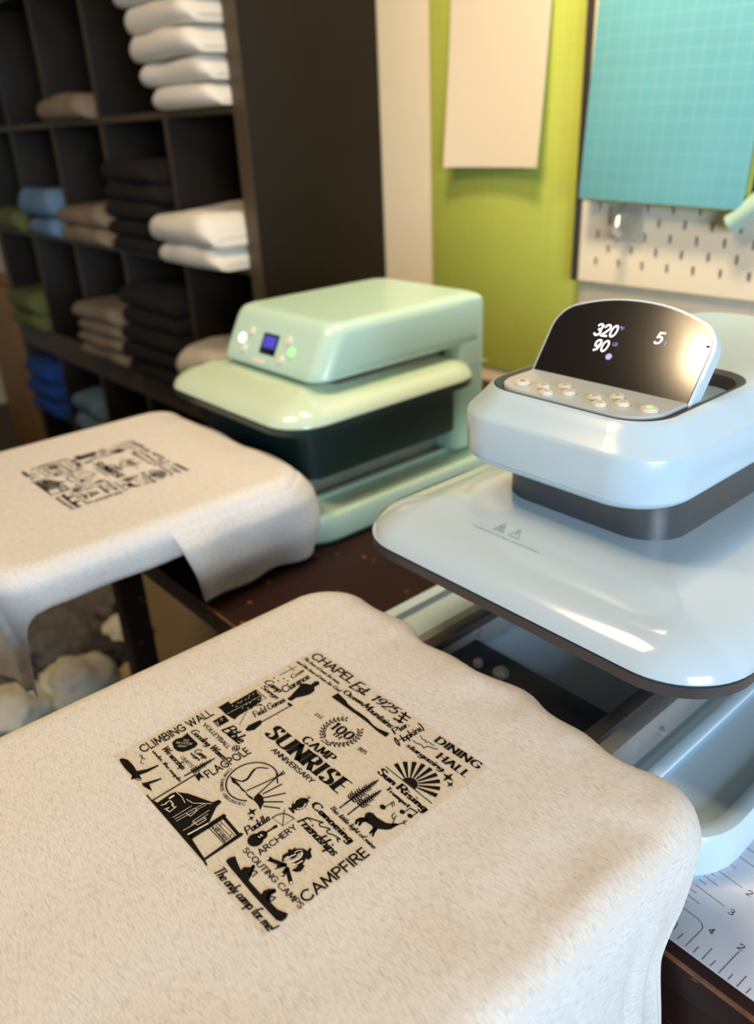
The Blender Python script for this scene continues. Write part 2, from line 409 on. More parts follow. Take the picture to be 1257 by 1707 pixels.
ART_WLINE=[
  (0.5,0,[(70.7,17.5),(77.1,18.3),(83.6,17.2)]),
  (0.5,0,[(81.7,19.5),(87.7,20.9),(97.0,30.0)]),
  (0.4,0,[(89.7,4.8),(89.4,19.1)]),
  (0.4,0,[(92.0,5.2),(93.4,26.1)]),
  (0.4,0,[(94.2,4.9),(95.3,26.7)]),
  (0.4,0,[(101.8,12.9),(101.1,25.9)]),
  (0.4,0,[(103.8,11.0),(103.5,23.6)]),
  (0.4,0,[(104.5,4.5),(105.0,21.1)]),
  (0.5,0,[(92.4,13.2),(97.0,14.0)]),
  (0.5,0,[(92.4,13.2),(92.7,19.8)]),
  (0.5,0,[(92.7,19.8),(95.7,20.1)]),
  (0.5,0,[(97.0,14.0),(95.7,20.1)]),
  (0.5,0,[(101.8,12.9),(107.0,13.7)]),
  (0.5,0,[(107.0,13.7),(106.9,20.4)]),
  (0.5,0,[(103.6,20.2),(106.9,20.4)]),
  (1.6,0,[(72.6,11.4),(72.4,14.5)]),
  (0.8,0,[(74.8,7.3),(74.7,10.7),(79.4,10.7)]),
  (0.8,0,[(74.5,4.2),(75.6,7.4)]),
  (0.7,0,[(79.1,4.7),(83.8,5.5),(82.5,11.1)]),
  (0.9,0,[(79.2,4.2),(80.2,7.0)]),
  (0.9,0,[(79.1,9.7),(83.3,9.9)]),
  (1.2,0,[(109.6,5.3),(110.6,19.5)]),
  (0.3,0,[(24.3,86.7),(24.3,118.2)]),
  (0.4,0,[(26.1,76.6),(30.1,75.7)]),
  (0.35,0,[(26.7,79.0),(26.8,81.7)]),
  (0.35,0,[(24.9,80.5),(28.6,80.0)]),
  (0.35,0,[(25.7,74.4),(32.1,75.1)]),
  (0.7,0,[(18.8,95.0),(18.7,95.7)]),
  (0.7,0,[(18.6,100.1),(18.5,100.9)]),
  (0.7,0,[(19.1,103.4),(19.1,104.1)]),
  (0.7,0,[(19.7,106.6),(19.6,107.4)]),
  (0.7,0,[(17.7,111.5),(17.7,112.3)]),
  (0.7,0,[(18.3,114.8),(18.2,115.6)]),
  (0.7,0,[(21.7,96.7),(21.7,97.5)]),
  (0.7,0,[(24.9,104.0),(24.9,104.7)]),
  (0.7,0,[(25.5,107.2),(25.4,108.0)]),
  (0.7,0,[(26.8,99.2),(26.7,100.0)]),
  (0.7,0,[(29.7,102.3),(29.7,103.1)]),
  (0.7,0,[(24.0,112.5),(24.0,113.3)]),
  (0.7,0,[(19.8,109.5),(19.7,110.2)]),
  (0.7,0,[(19.9,101.5),(19.8,102.2)]),
  (0.7,0,[(27.0,114.2),(27.0,115.0)]),
  (0.8,1,[(136.0,71.3),(134.3,73.5),(134.6,76.5)]),
  (0.8,1,[(141.0,70.2),(142.9,73.0),(141.4,77.0)]),
  (0.8,0,[(142.6,37.9),(144.4,38.4)]),
  (0.8,0,[(142.3,39.8),(144.3,40.1)]),
  (0.35,1,[(58.7,70.3),(61.9,71.4),(62.9,73.6)]),
  (0.35,1,[(63.9,68.4),(61.9,71.4),(58.5,72.4)]),
  (0.35,1,[(65.9,69.8),(63.9,72.3),(60.3,73.9)]),
  (0.35,1,[(61.0,69.3),(64.4,69.4)]),
]
ART_ELL= [(61.9,71.4,3.1,3.1),(12.1,139.7,0.9,0.7),(17.6,140.1,0.9,0.7),(18.4,145.2,0.9,0.7),(23.6,145.6,0.9,0.7),(179.3,113.0,2.3,1.8),(191.4,119.6,2.0,1.6),(197.4,121.0,2.0,1.6),(143.4,35.2,5.2,5.2),(143.2,40.4,3.6,3.6),(138.6,74.0,4.6,6.0),(138.1,82.3,1.1,1.1),(159.9,22.8,1.2,1.2),(183.2,22.2,1.2,1.2),(162.2,33.8,1.2,1.2),(31.1,105.0,1.2,0.9),(33.1,112.4,1.2,0.9)]
ART_WELL= [(161.4,32.6,0.9,0.9),(170.0,32.6,0.8,0.8),(177.3,32.4,0.9,0.9),(185.9,33.1,0.9,0.9),(138.1,82.3,0.6,0.6)]
ART_STAR= [(190.5,164.0,5.2),(196.2,160.2,3.2),(122.0,46.5,4.2),(126.3,43.1,2.6)]
ART_LINE+=[(1.3,0,[(177.3,97.0),(176.2,93.6),(177.8,90.7)]),(1.3,0,[(180.3,98.7),(179.2,94.8),(180.4,91.5)]),(1.2,0,[(189.2,97.6),(189.5,94.6),(190.3,92.3)]),(1.2,0,[(190.5,97.5),(191.4,94.8),(193.0,92.2)]),(1.2,0,[(195.0,107.5),(197.4,110.3)]),(1.3,0,[(159.9,22.8),(162.4,20.7),(163.1,17.6)]),(0.7,0,[(163.2,21.6),(165.3,22.5)]),(0.7,0,[(165.3,22.5),(165.8,18.5)]),(1.2,0,[(183.3,21.7),(183.0,18.3),(186.3,15.6)]),(0.7,0,[(185.1,18.7),(187.9,20.4)]),(0.7,0,[(187.9,20.4),(188.0,16.2)])]
ART_WLINE+=[(1.0,1,[(173.6,41.4),(174.5,44.1),(174.9,47.6),(173.7,50.4),(172.4,51.1)]),(0.9,1,[(176.4,41.7),(177.3,44.0),(177.7,47.5)]),(0.9,1,[(169.0,39.9),(169.7,41.8),(170.0,44.4),(170.7,47.3)]),(0.6,1,[(169.3,47.8),(169.6,50.5),(171.4,52.1)])]
# ------------------------------------------------------------------ setting
FLOOR = -.88; TABLE = -.13; WALL = 1.37
def structure(o): o['kind'] = 'structure'; return o
structure(box('floor', -4.6, 2.6, -2.2, WALL+.1, FLOOR-.05, FLOOR, M['floor'], bv=0))
structure(box('wall_back', -4.6, 2.6, WALL, WALL+.1, FLOOR, 1.75, M['wall'], bv=0))
structure(box('wall_left', -4.7, -4.6, -2.2, WALL+.1, FLOOR, 1.75, M['wall'], bv=0))

# ------------------------------------------------------------------ dark cube shelf: two units stacked
XS = [-3.364, -3.000, -2.632, -2.279, -1.913, -1.575]
SF, SB = 1.0, WALL-.004      # front, back
def shelf_unit(label, z0, z1, boards, thick):
    def lit_edge(x0, x1, za, zb, y):
        box('lit_edge_strip', x0, x1, y-.0012, y, za, zb, M['lit_edge'], t, 0, o)  # thin strip that carries the painted lamplight on a front edge
    o = (-2.47, 1.18, z0)
    t = empty('shelf_unit', o, label, 'shelf', 'stacked cube shelves')
    box('side_panel', XS[0]-.022, XS[0]+.022, SF, SB, z0, z1, M['shelf'], t, .002, o)
    box('side_panel', XS[-1]-.025, XS[-1]+.022, SF, SB, z0, z1, M['shelf'], t, .002, o)
    box('bottom_board', XS[0]+.022, XS[-1]-.025, SF, SB, z0, z0+thick, M['shelf'], t, .002, o)
    box('top_board', XS[0]+.022, XS[-1]-.025, SF, SB, z1-thick, z1, M['shelf'], t, .002, o)
    box('back_panel', XS[0]+.022, XS[-1]-.025, SB-.006, SB, z0+thick, z1-thick, M['shelf'], t, 0, o)
    for x0, x1 in ((XS[0]-.022, XS[0]+.022), (XS[-1]-.025, XS[-1]+.022)): lit_edge(x0, x1, z0, z1, SF)
    for za, zb in ((z0, z0+thick), (z1-thick, z1)): lit_edge(XS[0]+.022, XS[-1]-.025, za, zb, SF)
    levels = [z0+thick]+[b for b in boards]+[z1-thick]
    for b in boards:
        box('shelf_board', XS[0]+.022, XS[-1]-.025, SF+.003, SB-.006, b-.016, b, M['shelf'], t, .001, o)
        lit_edge(XS[0]+.022, XS[-1]-.025, b-.016, b, SF+.003)
    for x in XS[1:-1]:
        for a, b in zip(levels[:-1], levels[1:]):
            top = b-(.016 if b in boards else 0)
            box('divider', x-.008, x+.008, SF+.003, SB-.006, a, top, M['shelf'], t, .001, o)
            lit_edge(x-.008, x+.008, a, top, SF+.003)
    return t
B1, B2, B3 = .466, .134, -.215     # board tops that carry clothes
shelf_unit('black-brown cube shelf full of folded shirts, upper unit beside the cream wall', -.262, 1.2, [B2, B1, .81], .047)
shelf_unit('black-brown cube shelf, lower unit standing on the floor under the other', FLOOR, -.262, [-.56], .045)

# ------------------------------------------------------------------ folded shirts
def folded_mesh(wd, dp, h, seed, droop=.0):
    """a garment folded over once: fold at the front (-Y), open layers at the back; base centre at the origin"""
    rnd = random.Random(seed)
    t = h*.47; r = h/2; ri = r-t
    sec = []
    for i in range(5): sec.append((dp-(dp-r)*i/4, h))
    for i in range(1, 8):
        a = math.pi/2+math.pi*i/8
        sec.append((r+r*math.cos(a), r+r*math.sin(a)))
    for i in range(5): sec.append((r+(dp-r)*i/4, 0))
    for i in range(4): sec.append((dp-(dp-r)*i/3, t))
    for i in range(1, 4):
        a = -math.pi/2-math.pi*i/4
        sec.append((r+ri*math.cos(a), r+ri*math.sin(a)))
    for i in range(4): sec.append((r+(dp-r)*i/3, h-t))
    bm = bmesh.new(); rows = []
    N = 16
    off = Vector((rnd.random()*50, rnd.random()*50, 0))
    for i in range(N+1):
        u = i/N; x = (u-.5)*wd
        e = min(u, 1-u)
        k = min(1, (e/.10)) ** .5 if e < .10 else 1
        k = .45+.55*k
        row = []
        for (y, z) in sec:
            nz = noise.noise(Vector((x*9, y*7, 0))+off)
            ny = noise.noise(Vector((x*7, z*15, 3))+off)
            zz = (z-h/2)*k+h/2*(k if z > 0 else k)
            zz = z*k + h*.18*nz*(z/h) - droop*(2*u-1)**2*h*(1 if z > h*.5 else .0)
            yy = y+.012*ny*(1-y/dp)+(1-k)*.03*(1-y/dp)
            row.append(bm.verts.new((x, yy, max(zz, 0))))
        rows.append(row)
    n = len(sec)
    for a, b in zip(rows[:-1], rows[1:]):
        for j in range(n):
            q = (j+1) % n
            bm.faces.new((a[j], a[q], b[q], b[j]))
    bm.faces.new(rows[0][::-1]); bm.faces.new(rows[-1])
    bmesh.ops.recalc_face_normals(bm, faces=bm.faces)
    me = bpy.data.meshes.new('folded_shirt'); bm.to_mesh(me); bm.free()
    me.shade_smooth(); me.set_sharp_from_angle(angle=math.radians(55))
    return me
_seed = [1]
ORD = ['bottom', 'second from bottom', 'third from bottom', 'fourth from bottom', 'fifth from bottom', 'sixth from bottom', 'topmost', 'top', 'top']
def stack(z, specs, matkey, colour, where, group, cat='shirt'):
    """specs: (xc, width, yfront, depth, height, rz)"""
    n = len(specs)
    for i, (xc, wd, yf, dp, h, rz) in enumerate(specs):
        _seed[0] += 1
        o = link('folded_shirt', folded_mesh(wd, dp, h, _seed[0]), M[matkey], loc=(xc, yf, z))
        o.rotation_euler = (0, 0, rz)
        if n == 1: lab = 'single %s folded shirt %s' % (colour, where)
        elif i == n-1: lab = '%s folded shirt topmost of the stack %s' % (colour, where)
        else: lab = '%s folded shirt %s, %s of its stack' % (colour, where, ORD[i])
        tag(o, lab, cat, group)
        z += h+.0005
stack(B1, [(-1.735, .26, .945, .26, .046, .0), (-1.745, .275, .935, .27, .048, .02), (-1.752, .29, .915, .27, .052, -.01), (-1.752, .285, .915, .28, .052, .02), (-1.752, .29, .90, .28, .056, 0), (-1.752, .29, .905, .28, .06, .02), (-1.752, .28, .91, .28, .06, 0)],
      'white_cotton', 'white', 'in the uppermost right cell', 'white shirts in the uppermost cell')
stack(B2, [(-1.752, .285, .91, .27, .052, .0), (-1.752, .292, .895, .28, .066, -.02)],
      'white_cotton', 'white', 'against the dark side panel', 'white shirts in the middle cell')
stack(B3, [(-1.752, .29, .93, .27, .055, .0), (-1.752, .292, .92, .28, .085, .02)],
      'tee_pale', 'oatmeal', 'behind the mint press', 'oatmeal shirts behind the mint press')
stack(B2, [(-2.096, .29, .955, .27, .042, 0), (-2.096, .30, .95, .27, .042, .02), (-2.096, .29, .95, .27, .045, 0), (-2.096, .3, .955, .27, .045, -.02), (-2.096, .28, .95, .27, .05, 0)],
      'brown_cotton', 'very dark brown', 'in the middle row', 'dark brown shirts in the middle row')
stack(B3, [(-2.096, .31, .94, .27, .05, 0), (-2.096, .31, .93, .27, .05, .02), (-2.096, .31, .935, .27, .05, 0), (-2.096, .3, .94, .27, .05, -.02), (-2.096, .3, .94, .27, .052, 0)],
      'black_cotton', 'black', 'in the lower row', 'black shirts in the lower row')
stack(B1, [(-2.462, .30, .955, .25, .062, .03)], 'beige_cotton', 'beige', 'high on the left of the shelf', None)
stack(B2, [(-2.456, .30, .95, .26, .05, 0), (-2.456, .30, .95, .26, .055, .02)], 'beige_cotton', 'beige', 'right of the sky blue pair', 'beige pair in the middle row')
stack(B3, [(-2.456, .30, .945, .26, .04, 0), (-2.456, .31, .94, .26, .04, .01), (-2.456, .30, .945, .26, .04, -.02), (-2.456, .30, .94, .26, .048, 0)],
      'taupe_cotton', 'taupe', 'in the lower row', 'taupe shirts in the lower row')
stack(B2, [(-2.80, .24, .96, .25, .06, 0), (-2.80, .25, .95, .25, .085, .05)], 'sky_cotton', 'sky blue', 'left of the beige pair', 'sky blue pair in the middle row')
stack(B2, [(-3.17, .24, .96, .25, .07, 0)], 'olive_cotton', 'olive green', 'at the far left of the middle row', None)
stack(B3, [(-3.17, .27, .95, .25, .06, 0), (-3.17, .27, .95, .25, .075, 0)], 'olive_cotton', 'olive green', 'at the far left', 'olive pair in the lower row')
stack(-.56, [(-3.18, .26, .95, .25, .07, 0), (-3.18, .26, .95, .25, .07, 0), (-3.18, .26, .95, .25, .07, 0)], 'royal_cotton', 'royal blue', 'under the double board', 'royal blue shirts in the lower unit')
stack(-.56, [(-2.79, .22, .97, .25, .07, 0), (-2.79, .22, .97, .25, .08, 0)], 'sky_cotton', 'light blue', 'under the double board', 'light blue pair in the lower unit')

# ------------------------------------------------------------------ wooden cabinet beyond the shelf, far left
o = (-3.62, 1.18, FLOOR)
t = empty('wooden_cabinet', o, 'honey coloured wooden cabinet at the far left beyond the dark shelf', 'cabinet')
box('carcass', -3.84, -3.402, 1.02, 1.366, FLOOR, -.09, M['wood'], t, .004, o)
box('top_board', -3.86, -3.395, 1.0, 1.366, -.09, -.06, M['wood'], t, .004, o)
box('door', -3.83, -3.412, 1.0, 1.02, FLOOR+.05, -.10, M['wood'], t, .003, o)
tag(box('storage_box', -3.8, -3.43, 1.03, 1.34, -.06, .07, M['paper'], None, .006), 'white storage box on top of the honey wooden cabinet', 'box')

# ------------------------------------------------------------------ things on the wall
def gridmat(name, col, line, step, thin=.035):
    m = mat(name, col, .38)
    nt = m.node_tree; b = nt.nodes['Principled BSDF']
    tc = nt.nodes.new('ShaderNodeTexCoord'); sp = nt.nodes.new('ShaderNodeSeparateXYZ')
    nt.links.new(tc.outputs['Object'], sp.inputs[0])
    fs = []
    for ax in ('X', 'Z'):
        d = nt.nodes.new('ShaderNodeMath'); d.operation = 'DIVIDE'; d.inputs[1].default_value = step
        f = nt.nodes.new('ShaderNodeMath'); f.operation = 'FRACT'
        l = nt.nodes.new('ShaderNodeMath'); l.operation = 'LESS_THAN'; l.inputs[1].default_value = thin
        nt.links.new(sp.outputs[ax], d.inputs[0]); nt.links.new(d.outputs[0], f.inputs[0]); nt.links.new(f.outputs[0], l.inputs[0])
        fs.append(l)
    mx0 = nt.nodes.new('ShaderNodeMath'); mx0.operation = 'MAXIMUM'
    nt.links.new(fs[0].outputs[0], mx0.inputs[0]); nt.links.new(fs[1].outputs[0], mx0.inputs[1])
    n = nt.nodes.new('ShaderNodeTexNoise'); n.inputs['Scale'].default_value = 7
    nt.links.new(tc.outputs['Object'], n.inputs['Vector'])
    mx1 = nt.nodes.new('ShaderNodeMix'); mx1.data_type = 'RGBA'
    mx1.inputs['A'].default_value = tuple(c*.88 for c in col[:3])+(1,); mx1.inputs['B'].default_value = tuple(min(1, c*1.12) for c in col[:3])+(1,)
    nt.links.new(n.outputs['Fac'], mx1.inputs['Factor'])
    mx = nt.nodes.new('ShaderNodeMix'); mx.data_type = 'RGBA'; mx.inputs['B'].default_value = line
    nt.links.new(mx0.outputs[0], mx.inputs['Factor']); nt.links.new(mx1.outputs['Result'], mx.inputs['A'])
    nt.links.new(mx.outputs['Result'], b.inputs['Base Color'])
    return m
M['lime'] = gridmat('lime_cutting_mat', (.47, .54, .10, 1), (.50, .57, .125, 1), .0254, .10)
M['turq'] = gridmat('turquoise_cutting_mat', (.17, .49, .58, 1), (.25, .56, .62, 1), .0254, .06)

g = box('cutting_mat', -1.386, -.972, WALL-.005, WALL-.001, -.10, .80, M['lime'], None, .001)
tag(g, 'tall lime green gridded cutting mat on the wall behind the presses', 'cutting mat')
# white sheet of paper in front of it, its lower edge curling off
bm = bmesh.new(); rows = []
for j in range(15):
    v = j/14
    row = []
    for i in range(11):
        u = i/10
        x = -1.312+u*.252
        z = .326+v*.48
        y = WALL-.010-.022*(1-v)**2-.010*(2*u-1)**2*(1-v)
        row.append(bm.verts.new((x, y, z)))
    rows.append(row)
for a, b in zip(rows[:-1], rows[1:]):
    for i in range(10): bm.faces.new((a[i], a[i+1], b[i+1], b[i]))
thicken(bm, .0012)
tag(from_bm('paper_sheet', bm, M['paper']), 'long blank white paper sheet hanging over the lime mat', 'paper')

# pegboard with real slots
P0, PZ0 = -.962, .122
def pegboard():
    bm = bmesh.new(); c = .025; nx, nz = 30, 28; sw, sh = .0032, .0078
    cache = {}
    def v(x, z):
        k = (round(x, 5), round(z, 5))
        if k not in cache: cache[k] = bm.verts.new((x, 0, z))
        return cache[k]
    for i in range(nx):
        for j in range(nz):
            x0, x1, z0, z1 = i*c, (i+1)*c, j*c, (j+1)*c
            if (i+j) % 2 or i == 0 or j == 0:
                bm.faces.new((v(x0, z0), v(x1, z0), v(x1, z1), v(x0, z1)))
            else:
                xc, zc = (x0+x1)/2, (z0+z1)/2
                a = [v(x0, z0), v(x1, z0), v(x1, z1), v(x0, z1)]
                b = [v(xc-sw, zc-sh), v(xc+sw, zc-sh), v(xc+sw, zc+sh), v(xc-sw, zc+sh)]
                for q in range(4): bm.faces.new((a[q], a[(q+1) % 4], b[(q+1) % 4], b[q]))
    thicken(bm, .005)
    return bm
o = (P0, WALL-.022, PZ0)
t = empty('pegboard', o, 'white pegboard with staggered upright slots right of the lime mat', 'pegboard')
from_bm('board', pegboard(), M['peg'], t, smooth=0)
box('rail', P0+.004, P0+.75, WALL-.012, WALL-.001, .30, .33, M['void'], t, .001, o)
box('rail', P0+.004, P0+.75, WALL-.012, WALL-.001, .70, .73, M['void'], t, .001, o)
box('edge_strip', P0-.012, P0, WALL-.03, WALL-.001, PZ0+.0, PZ0+.7, M['rim'], t, .001, o)
# turquoise mat, tilted a little, with a lime mat behind it
def tilted_mat(name, label, y, th, material, dx, dz):
    o = (-.944+dx, y, .276+dz)
    t = from_bm(name, box_bm(0, .31, -th/2, th/2, 0, .62, .0008), material, None, o)
    t.rotation_euler = (-.03, .030, 0)
    tag(t, label, 'cutting mat'); return t
tilted_mat('cutting_mat', 'turquoise gridded cutting mat hanging on the pegboard', WALL-.060, .003, M['turq'], 0, 0)
tilted_mat('cutting_mat', 'lime mat almost hidden behind the turquoise mat, only its lower edge showing', WALL-.050, .003, M['lime'], .004, -.004)
# clear hook on the pegboard
o = (-.86, WALL-.032, .235)
M['clear'] = mat('clear_acrylic', (.9, .9, .88, 1), .12, spec=.6)
M['clear'].node_tree.nodes['Principled BSDF'].inputs['Transmission Weight'].default_value = .75
t = empty('peg_hook', o, 'clear plastic hook on the pegboard under the turquoise mat', 'hook')
box('plate', -.892, -.828, WALL-.031, WALL-.027, .205, .262, M['clear'], t, .001, o)
bm = bmesh.new()
pts = [(0, 0, .012), (0, -.018, .010), (0, -.030, -.004), (0, -.030, -.018), (0, -.020, -.026), (0, -.014, -.018)]
def tube_bm(bm, pts, r, n=8):
    pts = [Vector(p) for p in pts]; prev = None
    for i, p in enumerate(pts):
        tg = (pts[min(i+1, len(pts)-1)]-pts[max(i-1, 0)]).normalized()
        up = Vector((0, 0, 1)) if abs(tg.z) < .9 else Vector((1, 0, 0))
        a = tg.cross(up).normalized(); b = tg.cross(a)
        rr = r[i] if isinstance(r, (list, tuple)) else r
        ring = [bm.verts.new(p+a*rr*math.cos(2*math.pi*k/n)+b*rr*math.sin(2*math.pi*k/n)) for k in range(n)]
        if prev:
            for k in range(n): bm.faces.new((prev[k], prev[(k+1) % n], ring[(k+1) % n], ring[k]))
        else: bm.faces.new(ring[::-1])
        prev = ring
    bm.faces.new(prev)
tube_bm(bm, [(p[0], p[1], p[2]) for p in pts], .005)
from_bm('hook', bm, M['clear'], t, (0, -.001, 0))
# mint handled tool lying across the pegboard's right edge
o = (-.655, WALL-.045, .245)
t = empty('craft_knife', o, 'mint handled craft tool with black grip beside the turquoise mat', 'tool')
bm = bmesh.new(); tube_bm(bm, [(-.004, 0, -.004), (0, 0, 0), (.05, -.004, .038), (.16, -.008, .12), (.165, -.008, .124)], [.010, .017, .019, .019, .012], 14)
from_bm('handle', bm, M['mint'], t)
bm = bmesh.new(); tube_bm(bm, [(-.018, .012, .030), (.03, .01, .066), (.15, .004, .155)], [.006, .011, .012], 10)
from_bm('grip', bm, M['dark'], t)

# ------------------------------------------------------------------ table
o = (-.35, .88, FLOOR)
def scratched():
    m = mat('dark_mahogany', (.026, .011, .009, 1), .5, spec=.2)
    nt = m.node_tree; b = nt.nodes['Principled BSDF']
    tc = nt.nodes.new('ShaderNodeTexCoord')
    mp = nt.nodes.new('ShaderNodeMapping'); mp.inputs['Scale'].default_value = (45, 45, 110)
    n = nt.nodes.new('ShaderNodeTexNoise'); n.inputs['Scale'].default_value = 1; n.inputs['Detail'].default_value = 5
    nt.links.new(tc.outputs['Object'], mp.inputs[0]); nt.links.new(mp.outputs[0], n.inputs['Vector'])
    r = nt.nodes.new('ShaderNodeMapRange'); r.inputs['From Min'].default_value = .66; r.inputs['From Max'].default_value = .72
    nt.links.new(n.outputs['Fac'], r.inputs['Value'])
    mx = nt.nodes.new('ShaderNodeMix'); mx.data_type = 'RGBA'
    mx.inputs['A'].default_value = (.027, .0105, .0085, 1); mx.inputs['B'].default_value = (.30, .12, .045, 1)
    nt.links.new(r.outputs['Result'], mx.inputs['Factor']); nt.links.new(mx.outputs['Result'], b.inputs['Base Color'])
    return m
M['table'] = scratched()
M['worn'] = mat('worn_wood_edge', (.17, .070, .030, 1), .55, noise_scale=70, noise_amt=.9)
t = empty('table', o, 'dark mahogany work table with scratched front edge carrying both presses', 'table')
box('tabletop', -1.32, .75, .386, 1.36, TABLE-.035, TABLE, M['table'], t, .003, o)
from_bm('worn_edge', box_bm(-1.318, .748, .3842, .388, TABLE-.0042, TABLE-.0008, .0012), M['worn'], t, Vector((-o[0], -o[1], -o[2])))
box('drawer_front', -.42, .70, .390, .410, TABLE-.19, TABLE-.036, M['table'], t, .002, o)
for x in (-1.19, .64):
    for y in (.395, 1.28):
        box('leg', x+.012, x+.054, y, y+.042, FLOOR, TABLE-.035, M['table'], t, .004, o)
# carton under the table
o = (-1.37, .85, FLOOR)
t = empty('carton', o, 'pale cardboard carton standing under the table', 'carton')
M['card'] = mat('pale_cardboard', (.55, .42, .26, 1), .8, noise_scale=30, noise_amt=.08)
box('body', -1.585, -1.12, .74, .975, FLOOR, -.70, M['card'], t, .003, o)
box('flap', -1.585, -1.12, .74, .855, -.70, -.696, M['card'], t, .001, o)
box('flap', -1.585, -1.12, .86, .975, -.70, -.696, M['card'], t, .001, o)
# bin of cloth offcuts on the floor
o = (-1.62, .36, FLOOR)
t = empty('fabric_bin', o, 'beige fabric bin full of offcuts on the floor below the far shirt', 'bin')
M['bin'] = mat('beige_bin_fabric', (.42, .34, .22, 1), .9, noise_scale=200, noise_amt=.12, bump=.2)
from_bm('body', loft_bm(shift(prof(-1.95, -1.225, -.03, .68, .08, [(.04, FLOOR), (.03, FLOOR+.01), (.0, -.53), (-.004, -.52), (.0, -.51), (.012, -.52), (.03, FLOOR+.03)]), o)), M['bin'], t)
rnd = random.Random(5)
cols = {'grey marl': mat('grey_marl_cloth', (.10, .092, .088, 1), .95, noise_scale=60, noise_amt=.7), 'white': mat('offwhite_cloth', (.66, .62, .50, 1), .95, noise_scale=40, noise_amt=.08), 'charcoal': mat('charcoal_cloth', (.05, .045, .045, 1), .95, noise_scale=90, noise_amt=.4)}
spots = [('white', -1.315, .345, .062), ('grey marl', -1.46, .36, .085), ('white', -1.42, .49, .05), ('charcoal', -1.385, .425, .042), ('white', -1.33, .225, .055), ('grey marl', -1.40, .20, .058), ('charcoal', -1.40, .285, .036), ('white', -1.52, .22, .07), ('grey marl', -1.56, .47, .06)]
wh = {'white': iter(['nearest the table leg', 'at the back right of the bin', 'at the near left of the bin', 'at the far left of the bin']), 'grey marl': iter(['in the middle of the bin', 'at the left back of the bin', 'squeezed against the bin rim']), 'charcoal': iter(['between two white ones', 'in front of the grey one'])}
for k, (c, x, y, r) in enumerate(spots):
    bm = bmesh.new(); bmesh.ops.create_icosphere(bm, subdivisions=4, radius=1)
    for v in bm.verts:
        n_ = noise.noise(v.co*1.7+Vector((k*9, 0, 0)))*.30+abs(noise.noise(v.co*4+Vector((0, k*7, 0))))*.22+noise.noise(v.co*9+Vector((0, 0, k*5)))*.05
        v.co = v.co*(1+n_)*r
        v.co.z *= .72
    zmin = min(v.co.z for v in bm.verts)
    tag(from_bm('cloth_offcut', bm, cols[c], None, (x, y, -.545-zmin*.6), 70), 'crumpled %s cloth offcut %s' % (c, next(wh[c])), 'cloth', 'cloth offcuts in the bin')
# ------------------------------------------------------------------ heat presses
def plate_rings(x0, x1, y0, y1, z, r, th):
    return prof(x0, x1, y0, y1, r, [(.003, z), (.0, z+.003), (.0012, z+.007), (.006, z+.014), (.016, z+.0215), (.032, z+.0285), (.052, z+.033), (.060, z+.036), (.068, z+.0385), (.095, z+.0400)])

def press_common(o, t, cx, y0, zt, w, body, gloss, tray, platen_y, hot, rim):
    """base tray, rails, platen drawer, upper plate with rim; cx = centre, y0 = front of plate"""
    # base
    x0, x1 = cx-.21, cx+.21
    zb = TABLE+.0015
    rings = prof(x0, x1, y0-.006, y0+.53, .062, [(.008, zb), (.0, zb+.008), (.0, zb+.040), (.003, zb+.045), (.010, zb+.046), (.016, zb+.044), (.018, zb+.036)])
    from_bm('base', loft_bm(shift(rings, o)), [body], t)
    fl = zb+.036
    for x in (cx+.132, cx-.132):
        box('ridge', x-.006, x+.006, y0+.03, y0+.44, fl, fl+.006, body, t, .0025, o)
    # rails with screws
    for s in (1, -1):
        x = cx+s*.105
        r_ = box('rail', x-.010, x+.010, y0-.30, y0+.42, fl+.004, fl+.040, M['steel'], t, .0015, o)
        for yy in (.09, .16, -.02):
            b = cyl_bm(.0045, .006, 10, .001, 'X')
            from_bm('screw', b, M['steel'], r_, Vector((x+.012-o[0], y0+yy-o[1], fl+.020-o[2])))
        box('slide', x-.007-s*.012, x+.007-s*.012, y0-.30, y0+.40, fl+.034, fl+.044, M['rim'], t, .001, o)
    # bracket that carries the platen
    br = box('drawer_bracket', cx-.10, cx+.10, y0-.05, y0+.085, fl+.008, fl+.014, M['navy'], t, .001, o)
    box('crossbar', cx-.12, cx+.12, y0-.42, y0-.05, fl+.040, fl+.056, M['dark'], t, .002, o)
    kb = cyl_bm(.008, .010, 18, .003)
    from_bm('knob', kb, M['steel'], t, Vector((cx-.035-o[0], y0+.055-o[1], fl+.019-o[2])))
    from_bm('screw', cyl_bm(.005, .008, 12, .0015), M['steel'], t, Vector((cx-.062-o[0], y0+.052-o[1], fl+.018-o[2])))
    # platen under the shirt
    px0, px1, py0, py1 = platen_y
    from_bm('platen', loft_bm(shift(prof(px0, px1, py0, py1, .04, [(.006, -.032), (.0, -.028), (.0, -.012), (.008, -.004)]), o)), M['dark'], t)
    # upper plate
    from_bm('plate_rim', loft_bm(shift(prof(cx-w/2, cx+w/2, y0, y0+.39, .062, [(.006, zt-.010), (.0, zt-.008), (.0, zt+.001)]), o), n=14), rim, t)
    from_bm('heat_plate', loft_bm(shift(prof(cx-w/2+.03, cx+w/2-.03, y0+.03, y0+.36, .04, [(.004, zt-.017), (.0, zt-.015), (.0, zt-.007)]), o)), hot, t)
    from_bm('upper_plate', loft_bm(shift(plate_rings(cx-w/2-.001, cx+w/2+.001, y0-.001, y0+.391, zt+.001, .064, .04), o), n=14), gloss, t)

# ---- blue press
cx = -.374; y0 = .434
o = (cx, .70, TABLE)
t = empty('heat_press', o, 'pale blue heat press with tilted digital display, drawer pulled out under the near shirt', 'heat press', 'heat presses on the table')
BLUE = t
press_common(o, t, cx, y0, .045, .385, M['blue'], M['blue_gloss'], M['blue_tray'], (-.556, -.186, -.04, .392), M['rim'], M['rim'])
